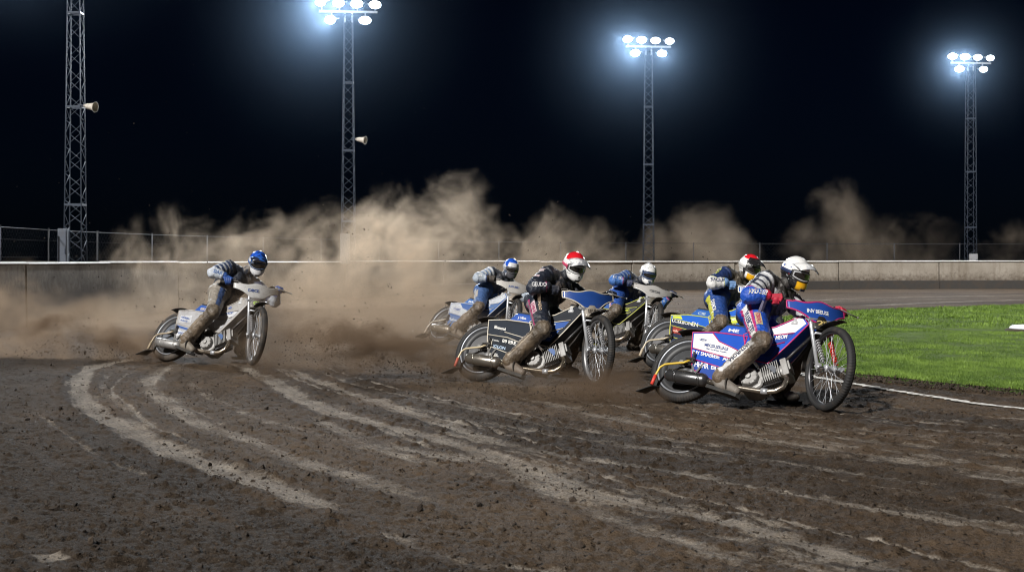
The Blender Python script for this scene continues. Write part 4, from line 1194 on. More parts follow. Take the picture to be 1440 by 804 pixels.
    # chin vent and peak
    if st.get('peak'):
        L_, wd, dr = st['peak_shape']; rows = []
        for v in np.linspace(-1, 1, 15):
            row = []
            b = rad_(v * 66, 33 + 15 * (1 - v * v)) * 1.03
            for t in np.linspace(0, 1, 9):
                tip = np.array([.125 + L_ * (1 - .35 * v * v), wd * v * (1 - .08 * t), .112 - dr - .034 * v * v])
                q = b * (1 - t) + tip * t; q[2] += .016 * math.sin(t * math.pi) * (1 - .5 * v * v); row.append(q)
            rows.append(row)
        m = MB(); m.sheet(rows, .006); pm = m.mesh('peak', [SHELL], hfn)
        Vp = m.verts(); cc = np.tile(np.array(st['peak']), (len(Vp), 1))
        if st.get('peak2') is not None:
            k = (n3(Vp, 14., 2) > .12); cc[k] = st['peak2']
        paint_attr(pm, cc); link(bpy.data.objects.new('peak', pm), ho)
    m = MB(); m.box(rad_(0, -36) * 1.0, (.012, .05, .022), roty(R(20))); m.build('chin_vent', paint((.03, .03, .03), .6, 0, .1), ho, hfn, bevel=.003)
    # writing and patches
    th = unit(J['ankR'] - J['kneeR'])
    for kind, bone, t, ang, txt, w, h, c in st.get('marks', []):
        a, b = {'thigh': (J['hipR'], J['kneeR']), 'shin': (J['kneeR'], J['ankR']), 'upper': (J['shR'], J['elR']), 'fore': (J['elR'], wR)}[bone]
        ax = unit(b - a); o = np.array([0, -1., 0]); o = unit(o - ax * (o @ ax)); w2 = np.cross(ax, o); nn = o * math.cos(R(ang)) + w2 * math.sin(R(ang))
        org = a + (b - a) * t; mt = paint(c, .55, 0, .3, 8.)
        xd = ax; yd = np.cross(nn, xd)
        if kind == 'text': stick_text(bv, txt, org, xd, yd, w, h, mt, body, .0055)
        else: stick_patch(bv, org, xd, yd, w, h, mt, body)
    return body

# ------------------------------------------------------------------ the six bikes and their riders
def hcol(base, rules):
    """rules: (test(az, el), colour)"""
    def fn(az, el, V):
        c = np.tile(np.array(base, float), (len(az), 1)); nz = n3(V, 16., 2); ns = n3(V, 38., 2)
        for test, q in rules: c[test(np.abs(az), el, nz, ns)] = q
        return c
    return fn
BLUE = (.014, .085, .50); NAVY = (.012, .025, .085); RED = (.62, .012, .022); YEL = (.80, .42, .015); BLK = (.014, .014, .016); PINK = (.50, .022, .15); LIME = (.60, .68, .05); GREY = (.30, .30, .31); PALE = (.62, .63, .66); MUD = (.13, .095, .065)

LEAD = dict(
    bike_label='leading blue and white motorcycle with pink piping and pink edged blue fairing', rider_label='person in white peaked helmet and red gloves on the leading blue and white motorcycle',
    bz=-.055, dirt=.07, main=BLUE, panel=WHITE, panel2=(.03, .075, .33), trim=PINK, ink=(.80, .80, .82), ink2=(.02, .05, .22), disc=(.16, .165, .175), rimdark=True, spring=(.75, .05, .035), fairing=(.02, .075, .36), fairing_trim=PINK,
    fairing_text='INV BEEUSE', fairing_ink=(.82, .83, .86), fairing_tw=.20, fairing_ty=.03, plate=(.02, .018, .015), plate_text='2E', plate_ink=(.55, .42, .16), tank_panel=True, seat=(.022, .09, .46), seat_text='ME', seat_ink=WHITE,
    tail_panels=[([(.045, .618), (.225, .623), (.30, .545), (.487, .462), (.455, .38), (.07, .475)], 1), ([(.09, .36), (.45, .275), (.425, .16), (.345, .178), (.13, .278)], 2)],
    tail_lines=[[(.06, .478), (.455, .380), (.535, .37)], [(.225, .627), (.30, .548), (.55, .44)], [(.09, .372), (.47, .27)]],
    tail_text=[('UESTW', .115, .553, .07, .022, 1), ('MECISUZIUALE', .175, .498, .235, .030, 1), ('lle orsea naec', .20, .470, .20, .012, 1), ('INY SMABEEIE', .080, .420, .27, .038, 0), ('AE', .375, .364, .065, .040, 0), ('HHHR', .130, .298, .14, .052, 0), ('E8', .29, .275, .05, .036, 0), ('EE', .33, .215, .05, .030, 0)],
    tank_text=[('TELMEE', .67, .552, .125, .046, 0), ('MEOM', .81, .572, .10, .040, 0), ('VZ', .68, .445, .06, .05, 0)],
    badge=(.10, .11, .13), pipe=(.45, .40, .34), sil=(.14, .14, .145), stay=(.66, .45, .05), sleeve=(.70, .06, .04), look=(-62, -16),
    helmet_fn=hcol(BLK, [(lambda a, e, n, s: (e > 10), WHITE), (lambda a, e, n, s: (a > 58) & (e > -6), WHITE), (lambda a, e, n, s: (a > 60) & (a < 120) & (e > -8) & (e < 22) & (n > .0), (.05, .10, .34)), (lambda a, e, n, s: (a > 60) & (a < 112) & (e > -14) & (e < 16) & (s > .30), RED), (lambda a, e, n, s: (a > 45) & (a < 85) & (e < -14) & (e > -40) & (s > .34), PALE), (lambda a, e, n, s: (a < 24) & (e < -19) & (e > -50), YEL), (lambda a, e, n, s: (a < 24) & (e < -38) & (s > .32), BLK)]),
    peak=WHITE, peak2=(.52, .54, .58), peak_shape=(.085, .115, .03),
    boot=(.30, .27, .24), suit=dict(torso=(.055, .050, .048), torso2=(.30, .285, .28), upper=PALE, upper2=(.03, .035, .06), fore=BLUE, fore2=BLUE, trim=PINK, trim2=PINK, thigh=BLUE, thigh2=(.03, .085, .36), stripe=WHITE, sa=(-2, 50), shin=MUD, shin_stripe=(.66, .65, .64), ssa=(-8, 34), knee=(.14, .105, .075), mud=-.22, glove=(.48, .012, .045), goggle=BLK, goggle2=(.45, .46, .48), strap=NAVY),
    marks=[('text', 'thigh', .55, 22, 'VI LEIC ETE', .30, .050, (.05, .06, .16)), ('patch', 'thigh', .56, -28, '', .17, .055, (.52, .42, .26)), ('text', 'thigh', .56, -28, 'EIRRO', .13, .035, (.45, .03, .10)), ('text', 'fore', .48, 0, 'ARDUSEP', .17, .050, WHITE), ('text', 'upper', .45, 10, 'HOTMIISE', .17, .04, (.02, .03, .07)), ('text', 'shin', .42, 12, 'IATNROSA', .22, .034, (.05, .06, .10)), ('text', 'upper', .72, 10, 'VIORTE', .12, .032, (.02, .03, .07)), ('text', 'upper', .22, 25, 'NESIA', .10, .03, (.02, .03, .07)), ('patch', 'thigh', .30, -45, '', .06, .05, (.30, .30, .45))])
SECOND = dict(
    bike_label='dark charcoal motorcycle with cream piping and plain royal blue fairing', rider_label='person in black leathers and white helmet with bright red top',
    bz=-.03, dirt=.10, main=(.010, .014, .022), panel=(.014, .021, .034), panel2=(.028, .09, .34), trim=(.62, .57, .48), ink=(.72, .72, .70), ink2=(.45, .60, .80), disc=(.36, .36, .37), rimdark=False, spring=(.35, .35, .36), fairing=(.018, .062, .26), fairing_trim=(.55, .50, .42), plate=(.28, .25, .21), plate_text='IEA', plate_ink=(.05, .04, .03), tank_panel=False, seat=(.028, .09, .38), seat_text='J UEna', seat_ink=WHITE,
    tail_panels=[([(.045, .618), (.225, .623), (.33, .60), (.535, .575), (.525, .42), (.30, .45), (.07, .475)], 1)],
    tail_lines=[[(.065, .470), (.30, .44), (.535, .36)], [(.13, .40), (.13, .30)], [(.25, .50), (.53, .43)], [(.10, .345), (.40, .25)]],
    tail_text=[('illienoui', .12, .538, .14, .036, 0), ('UF JOION', .09, .405, .125, .022, 0), ('89 ERE', .25, .385, .17, .040, 0), ('JOLON', .16, .318, .15, .045, 1), ('EL', .20, .235, .05, .030, 0)],
    tank_text=[('CLIP', .74, .560, .07, .030, 0), ('EIID', .72, .44, .08, .03, 0)], badge=(.06, .12, .30), pipe=(.36, .30, .23), sil=(.34, .31, .27), stay=(.55, .46, .30), sleeve=(.55, .12, .08), look=(-70, -18),
    helmet_fn=hcol(WHITE, [(lambda a, e, n, s: e > 40, RED), (lambda a, e, n, s: (a > 50) & (e > 30) & (n > -.1), RED), (lambda a, e, n, s: (a > 40) & (a < 75) & (e < 12) & (e > -22) & (s > .2), PINK), (lambda a, e, n, s: (a > 30) & (a < 80) & (e < -20) & (s > .22), BLK), (lambda a, e, n, s: (a < 26) & (e < -24) & (n > .14), BLK)]),
    peak=(.74, .74, .76), peak2=(.30, .31, .34), peak_shape=(.085, .115, .045),
    boot=(.24, .19, .15), suit=dict(torso=(.022, .024, .032), torso2=(.17, .145, .135), upper=(.016, .020, .034), upper2=(.014, .018, .030), fore=(.018, .024, .042), fore2=(.03, .04, .07), trim=(.45, .06, .18), trim2=(.50, .46, .46), thigh=(.014, .020, .036), thigh2=(.02, .03, .05), stripe=(.22, .22, .24), sa=(38, 75), shin=(.12, .088, .058), shin_stripe=(.30, .25, .19), ssa=(2, 16), knee=(.135, .105, .075), mud=-.05, glove=(.016, .02, .034), goggle=(.06, .06, .06), goggle2=(.62, .62, .63), strap=(.5, .05, .12)),
    marks=[('patch', 'thigh', .42, 10, '', .17, .055, (.55, .40, .44)), ('text', 'thigh', .42, 10, 'LUASUI', .15, .036, (.35, .03, .12)), ('text', 'thigh', .45, -28, 'EHERO', .15, .030, (.55, .42, .30)), ('text', 'fore', .45, 0, 'GEUDO', .15, .05, (.74, .75, .78)), ('patch', 'upper', .25, 15, '', .05, .075, (.45, .38, .40)), ('patch', 'upper', .62, 20, '', .04, .09, (.50, .40, .44)), ('text', 'shin', .4, 30, 'OIEME', .15, .04, (.28, .24, .2))])
THIRD = dict(
    bike_label='muddy silver white motorcycle with grey white fairing, alone at the left', rider_label='person in blue topped white helmet and blue gloves riding alone at the left',
    dirt=.5, main=(.42, .42, .44), panel=(.40, .39, .38), panel2=(.62, .64, .68), panel3=(.05, .11, .33), trim=(.40, .37, .33), ink=(.70, .72, .76), ink2=(.06, .12, .36), disc=(.34, .38, .46), rimdark=False, spring=(.35, .33, .3), fairing=(.50, .50, .50), fairing_trim=None, fairing_text='DBCE', fairing_ink=(.03, .07, .24), fairing_tw=.13, fairing_ty=.05, plate=(.16, .15, .14), plate_text='C11', plate_ink=(.42, .62, .10), tank_panel=True, seat=(.03, .10, .40), seat_text='EES', seat_ink=(.6, .5, .38),
    tail_panels=[([(.09, .57), (.27, .57), (.29, .475), (.10, .475)], 2), ([(.08, .44), (.44, .36), (.44, .335), (.085, .41)], 3), ([(.12, .375), (.44, .30), (.43, .22), (.13, .30)], 2)],
    tail_lines=[[(.06, .46), (.45, .38)]], tail_text=[('ARNIEMA', .105, .535, .15, .024, 1), ('INEOE', .115, .495, .12, .020, 1), ('JAZERE', .15, .318, .16, .036, 1)], tank_text=[('eb', .80, .655, .05, .04, 1), ('IAISEHOP', .70, .565, .20, .030, 1)], badge=(.06, .12, .28), pipe=(.42, .36, .29), sil=(.50, .50, .50), stay=(.42, .34, .24), sleeve=(.34, .27, .18), look=(-76, -20),
    helmet_fn=hcol(PALE, [(lambda a, e, n, s: e > 30, BLUE), (lambda a, e, n, s: (e > 22) & (n > .05), BLUE), (lambda a, e, n, s: (e > 30) & (s > .22), NAVY), (lambda a, e, n, s: (a > 60) & (e < 20) & (n > .18), (.16, .24, .42)), (lambda a, e, n, s: (a < 45) & (e < -30) & (s > .25), GREY)]),
    peak=(.015, .02, .04), peak2=(.03, .12, .45), peak_shape=(.045, .11, .03),
    boot=(.32, .28, .23), pose=dict(shR=(.66, -.18, 1.19), shL=(.70, .20, 1.20), elR=(.61, -.36, 1.02), elL=(1.02, .37, 1.01), neck=(.71, .01, 1.24), chest=(.57, .02, 1.11), head=(.90, .01, 1.345), hipR=(.56, -.11, .89), hipL=(.54, .11, .88), pel=(.51, .01, .88), waist=(.50, .02, .98), kneeR=(.73, -.265, .545), ankR=(.43, -.243, .15), heelR=(.40, -.243, .09), toeR=(.62, -.238, .03)),
    suit=dict(torso=(.035, .042, .060), torso2=(.16, .14, .125), upper=(.035, .055, .12), upper2=(.50, .52, .55), fore=(.55, .60, .68), fore2=(.30, .40, .58), trim=(.05, .09, .22), trim2=(.55, .56, .58), thigh=(.30, .27, .235), thigh2=(.42, .42, .42), stripe=(.06, .10, .22), sa=(-80, -55), shin=(.13, .098, .068), shin_stripe=(.30, .25, .19), ssa=(6, 20), knee=(.125, .098, .07), mud=.05, glove=(.02, .075, .30), goggle=(.05, .06, .08), goggle2=(.10, .14, .24), strap=(.06, .12, .3)),
    marks=[('patch', 'upper', .25, 40, '', .06, .05, (.72, .68, .05)), ('text', 'thigh', .45, 20, 'CIRECON', .22, .035, (.55, .52, .46)), ('text', 'fore', .5, 0, 'SIAR', .12, .045, (.10, .18, .4))])
FOURTH = dict(
    bike_label='dusty pale blue motorcycle half hidden behind the charcoal one', rider_label='person in dusty pale blue leathers with yellow shoulder spot and dark gloves',
    dirt=.4, main=(.05, .13, .36), panel=(.52, .55, .60), panel2=(.10, .17, .34), trim=(.45, .45, .46), ink=(.60, .63, .68), ink2=(.06, .12, .34), disc=(.30, .30, .30), rimdark=False, spring=(.3, .3, .3), fairing=(.44, .42, .40), fairing_trim=None, fairing_text='JUSUED', fairing_ink=(.04, .09, .28), fairing_tw=.16, fairing_ty=.03, plate=(.28, .24, .2), tank_panel=True, seat=(.05, .15, .42), seat_text='EIA', seat_ink=WHITE,
    tail_panels=[([(.045, .618), (.225, .623), (.30, .545), (.53, .47), (.50, .38), (.07, .475)], 1), ([(.09, .44), (.48, .35), (.44, .20), (.13, .29)], 2)], tail_lines=[[(.06, .47), (.50, .37)]], tail_text=[('fAebme', .12, .345, .20, .045, 0), ('O EIES', .13, .52, .15, .035, 1)], tank_text=[('ELS', .72, .56, .10, .04, 0)], badge=(.2, .2, .2), pipe=(.36, .3, .24), sil=(.36, .32, .27), stay=(.5, .45, .38), sleeve=(.45, .38, .3), look=(-72, -16),
    helmet_fn=hcol(PALE, [(lambda a, e, n, s: (e > 46), BLUE), (lambda a, e, n, s: (a > 48) & (e > 4) & (n > -.12), BLUE), (lambda a, e, n, s: (e < -12) & (n > -.1), (.10, .13, .20)), (lambda a, e, n, s: (a < 40) & (e < -16), (.07, .07, .08))]), peak=None,
    boot=(.26, .22, .18), suit=dict(torso=(.06, .065, .08), torso2=(.16, .15, .15), upper=(.55, .57, .60), upper2=(.18, .27, .45), fore=(.42, .48, .56), fore2=(.08, .18, .45), trim=(.05, .12, .36), trim2=(.1, .2, .45), thigh=(.06, .13, .32), thigh2=(.10, .19, .38), stripe=(.58, .60, .62), sa=(20, 70), shin=(.14, .108, .078), knee=(.15, .115, .085), mud=.0, glove=(.05, .042, .036), goggle=(.04, .04, .05), goggle2=(.12, .12, .13), strap=(.3, .32, .36)),
    marks=[('patch', 'upper', .2, 40, '', .06, .05, (.72, .66, .06)), ('patch', 'thigh', .45, 5, '', .18, .05, (.36, .33, .30)), ('text', 'fore', .4, 0, 'B', .05, .05, (.7, .72, .75))])
FIFTH = dict(
    bike_label='black motorcycle with lime stripes, ridden behind the dark and yellow ones', rider_label='person in white helmet and blue leathers farther back near the wall',
    dirt=.42, main=(.030, .030, .032), panel=(.035, .035, .036), panel2=(.06, .065, .07), trim=(.48, .50, .10), ink=(.55, .55, .54), ink2=LIME, disc=(.3, .3, .3), rimdark=False, spring=(.3, .3, .3), fairing=(.42, .41, .40), fairing_trim=None, fairing_text='CIEOM', fairing_ink=(.10, .10, .11), fairing_tw=.15, fairing_ty=.0, plate=(.12, .11, .09), tank_panel=False, seat=(.05, .12, .36),
    tail_panels=[([(.045, .618), (.225, .623), (.53, .47), (.50, .38), (.07, .475)], 1)], tail_lines=[[(.06, .47), (.50, .37)]], tail_text=[('NORIS', .12, .50, .18, .04, 0)], tank_text=[('VINZED', .70, .545, .16, .035, 1)], badge=(.15, .15, .15), pipe=(.4, .34, .27), sil=(.3, .28, .25), stay=(.5, .44, .3), sleeve=(.4, .3, .2), look=(-82, -14),
    helmet_fn=hcol(WHITE, [(lambda a, e, n, s: (a < 62) & (e < 24) & (e > -20), (.02, .05, .14)), (lambda a, e, n, s: (e > 10) & (s > .30), (.40, .42, .46)), (lambda a, e, n, s: (e < -22) & (n > .0), (.05, .07, .12))]), peak=None,
    boot=(.24, .2, .16), suit=dict(torso=(.05, .055, .075), torso2=(.20, .19, .18), upper=(.03, .075, .24), upper2=(.22, .28, .42), fore=(.06, .17, .48), fore2=(.45, .52, .62), trim=(.42, .06, .18), trim2=(.5, .52, .55), thigh=(.024, .085, .36), thigh2=(.03, .10, .42), stripe=(.55, .57, .60), sa=(25, 62), shin=(.13, .105, .08), knee=(.15, .12, .09), mud=-.12, glove=(.018, .03, .085), goggle=(.02, .03, .06), goggle2=(.05, .09, .2), strap=(.4, .42, .45)),
    marks=[('text', 'thigh', .55, 8, 'HEITIE', .20, .05, (.58, .60, .62)), ('text', 'fore', .4, 0, 'E S', .12, .045, (.7, .72, .75))])
SIXTH = dict(
    bike_label='blue and navy motorcycle with yellow piping just behind the leading one', rider_label='person in navy leathers with yellow piping and red, black and white helmet',
    dirt=.12, main=(.02, .12, .55), panel=(.022, .032, .065), panel2=(.60, .68, .06), panel3=(.62, .10, .07), trim=(.58, .58, .10), ink=(.74, .74, .72), ink2=(.78, .5, .42), disc=(.42, .42, .44), rimdark=False, spring=(.3, .3, .3), fairing=(.02, .08, .32), fairing_trim=(.72, .70, .64), fairing_text='JNGI', fairing_ink=WHITE, fairing_tw=.17, fairing_ty=-.06, plate=(.05, .05, .05), tank_panel=False, seat=(.03, .12, .42), seat_text='CIE', seat_ink=(.4, .5, .6),
    tail_panels=[([(.05, .585), (.30, .53), (.54, .47), (.525, .42), (.425, .16), (.345, .178), (.13, .278), (.09, .36), (.06, .46)], 1), ([(.09, .49), (.22, .46), (.215, .385), (.10, .41)], 3), ([(.05, .622), (.16, .622), (.19, .578), (.06, .596)], 2)],
    tail_lines=[[(.05, .588), (.30, .535), (.54, .475)], [(.07, .50), (.50, .40)], [(.10, .36), (.46, .27)]], tail_text=[('LCELIION', .065, .545, .27, .042, 0), ('reilon', .115, .425, .085, .03, 1), ('EN', .33, .50, .08, .05, 0)], tank_text=[('VEIOR', .70, .545, .16, .035, 0)], badge=(.12, .12, .14), pipe=(.4, .36, .3), sil=(.34, .32, .29), stay=(.55, .48, .36), sleeve=(.46, .38, .28), look=(-66, -19),
    helmet_fn=hcol(WHITE, [(lambda a, e, n, s: e > 45, RED), (lambda a, e, n, s: (a < 58) & (e > 20) & (e < 58), BLK), (lambda a, e, n, s: (a > 48) & (a < 70) & (e < 0), BLK), (lambda a, e, n, s: (a < 36) & (e < -20), YEL), (lambda a, e, n, s: (a < 36) & (e < -34) & (s > .2), BLK), (lambda a, e, n, s: (a > 90) & (e < 20) & (n > .1), GREY)]),
    peak=BLK, peak2=(.05, .05, .055), peak_shape=(.07, .112, .035),
    boot=(.26, .22, .18), suit=dict(torso=(.075, .064, .05), torso2=(.24, .21, .17), upper=(.016, .035, .12), upper2=(.016, .035, .12), fore=WHITE, fore2=WHITE, trim=(.62, .62, .08), trim2=(.62, .62, .08), thigh=(.018, .065, .27), thigh2=(.025, .085, .33), stripe=(.62, .64, .07), sa=(28, 66), shin=(.13, .10, .072), knee=(.15, .115, .08), mud=-.10, glove=(.16, .30, .56), goggle=(.04, .04, .04), goggle2=(.09, .09, .09), strap=(.5, .5, .5)),
    marks=[('text', 'thigh', .55, 5, 'DIIAOIL', .20, .05, WHITE), ('text', 'fore', .45, 0, 'RACIUR', .16, .045, (.02, .04, .12)), ('text', 'upper', .45, 10, 'EOAIW', .12, .04, (.62, .64, .10)), ('patch', 'upper', .2, 45, '', .05, .04, (.62, .64, .10))])
FIT = [  # x, y, heading, lean, steering, pitch, lift
    ((1.421, 12.191, -.5878, .5663, -.7241, -.0147, .0078), LEAD), ((-.353, 14.392, -.5115, .4799, -.7785, -.0103, .0056), SECOND), ((-4.189, 17.20, -.5249, .4996, -.6614, -.0101, .0061), THIRD),
    ((-1.08, 20.825, -.7051, .5798, -.6876, -.0148, .0082), FOURTH), ((.7527, 19.5335, -.7038, .6783, -.7676, -.0249, .0111), FIFTH), ((1.650, 15.88, -.640, .515, -.80, -.0135, .0065), SIXTH)]
BIKES = []
for p, st in FIT:
    root, M, Rm, steer = bike(p, st)
    rider(M, Rm, steer, st)
    BIKES.append((np.array(p[:2]), Rm, root))

# ================================================================== DIRT IN THE AIR, CLODS, DUST
def ico_cloud(name, P, S, mats, label, stuff_cat, jag=.35):
    """many small irregular lumps in one mesh"""
    bm = bmesh.new(); bmesh.ops.create_icosphere(bm, subdivisions=1, radius=1); bm.verts.ensure_lookup_table()
    B = np.array([v.co[:] for v in bm.verts]); Fb = np.array([[v.index for v in f.verts] for f in bm.faces]); bm.free()
    k = len(P); nb = len(B)
    V = B[None] * (1 + jag * rng.normal(0, 1, (k, nb, 1)).clip(-1.6, 1.6)) * rng.uniform(.6, 1.3, (k, 1, 3))
    q = rng.normal(0, 1, (k, 3, 3)); Q, _ = np.linalg.qr(q)
    V = np.einsum('knj,kij->kni', V, Q) * S[:, None, None] + P[:, None, :]
    F = (Fb[None] + (np.arange(k) * nb)[:, None, None]).reshape(-1, 3)
    o = link(bpy.data.objects.new(name, np_mesh(name, V.reshape(-1, 3), F, 3, mats, False)))
    return tag(o, label, stuff_cat, None, 'stuff')
n = NT('clod_dirt'); n.col(n.mix(n.ramp(n.noise(2.5, 4), .35, .7), (.020, .0145, .0105), (.068, .049, .035))); n.set(Roughness=.95); n.bump(n.noise(90, 3), .6, .01)
clodm = n.mat
def ground_z(x, y):
    r = np.hypot(x, y); t = np.arctan2(x, y)
    i = np.clip(np.searchsorted(rad, r), 1, len(rad) - 1); j = np.clip(np.searchsorted(th, t), 1, len(th) - 1)
    i = np.where(np.abs(rad[i - 1] - r) < np.abs(rad[i] - r), i - 1, i)
    return GZ[i, j]
k = 26000
r = np.exp(rng.uniform(np.log(4.8), np.log(24), k)); t = rng.uniform(R(-26), R(26), k)
x, y = r * np.sin(t), r * np.cos(t)
keep = fbm(x * .9, y * .9, 3) + .55 * fbm(np.hypot(x - CX, y - CY) * 2.2, np.arctan2(y - CY, x - CX) * 3, 2) > rng.uniform(-.55, .65, k)
x, y = x[keep], y[keep]
S = .0026 * np.exp(np.abs(rng.normal(0, .62, len(x)))) * (1 + .02 * np.hypot(x, y))
S = np.minimum(S, .020)
keep = ~inside(np.c_[x - .15, y])
x, y, S = x[keep], y[keep], S[keep]
ico_cloud('dirt_clods', np.c_[x, y, ground_z(x, y) + S * .25], S, [clodm], 'loose dark dirt clods strewn over the track', 'dirt')
# a raised ragged lip of torn earth along the grass edge
i = rng.integers(0, len(edge) - 1, 9000); w = np.abs(rng.normal(0, .13, 9000)); e = edge[i] + rng.normal(0, .03, (9000, 2))
gd = far_c - e; gd /= np.linalg.norm(gd, axis=1)[:, None]; P = e - gd * (w - .06)[:, None]
sel = (P[:, 1] < 34) & (P[:, 1] > 9); P = P[sel]
S = .0045 * np.exp(np.abs(rng.normal(0, .6, len(P)))); S = np.minimum(S, .022)
ico_cloud('edge_clods', np.c_[P, .010 + S * .4 + .02 * (w[sel] < .05)], S, [clodm], 'crumbled dirt along the edge of the grass', 'dirt')

# dirt flung up behind the rear wheels
PP = []; SS = []
def spray(origin, back, count, reach, rise, spread, big=1.):
    """ballistic arcs from a rear tyre"""
    u = rng.uniform(0, 1, count) ** .8; v0 = rng.uniform(.15, 1, count); side = rng.normal(0, spread, count)
    d = unit(back); l = np.array([-d[1], d[0]])
    tt = u * reach; hgt = rise * v0 * 4 * (u * .75) * (1 - u * .75) * rng.uniform(.5, 1, count)
    # thrown in ropes: bunch the particles on a few arcs
    rope = rng.integers(0, 16, count); hgt = hgt * (.25 + .75 * ((rope * 7919) % 16) / 16); side = side * .35 + (((rope * 104729) % 16) / 8 - 1) * spread * u * 1.2
    Q = origin + np.outer(tt, d) + np.outer(side * (0.25 + u), l)
    PP.append(np.c_[Q, np.maximum(hgt + rng.normal(0, .02, count), .01)]); SS.append(big * .0045 * np.exp(np.abs(rng.normal(0, .6, count))))
for (p, Rm, root), (cnt, reach, rise, spr, bg_) in zip(BIKES, ((500, 1.9, .25, .16, .6), (1100, 2.9, .75, .3, .62), (700, 2.0, .55, .28, .62), (200, 2, .6, .25, .8), (150, 1.5, .4, .25, .9), (200, 1.6, .3, .2, .8))):
    f = Rm @ np.array([1, 0, 0]); bk_ = -f[:2] + np.array([.12, .30] if root is BIKES[1][2] else [-.2, .05])
    spray(p + unit(bk_) * .25, bk_, cnt, reach, rise, spr, bg_)
# scattered crumbs hanging in the big cloud and against the night
cx = rng.uniform(-7, 3, 420); cyy = rng.uniform(17.5, 24, 420); PP.append(np.c_[cx, cyy, np.abs(rng.normal(0, .75, 420)) + .1]); SS.append(rng.uniform(.003, .011, 420))
cx = rng.uniform(-6, 0, 60); PP.append(np.c_[cx, rng.uniform(13, 18, 60), rng.uniform(1.3, 3.2, 60)]); SS.append(rng.uniform(.002, .006, 60))
PP = np.concatenate(PP); SS = np.minimum(np.concatenate(SS), .03)
PP[:, 2] = np.maximum(PP[:, 2], SS)
ico_cloud('flying_dirt', PP, SS, [clodm], 'dark dirt flung into the air behind the rear wheels', 'dirt', .45)

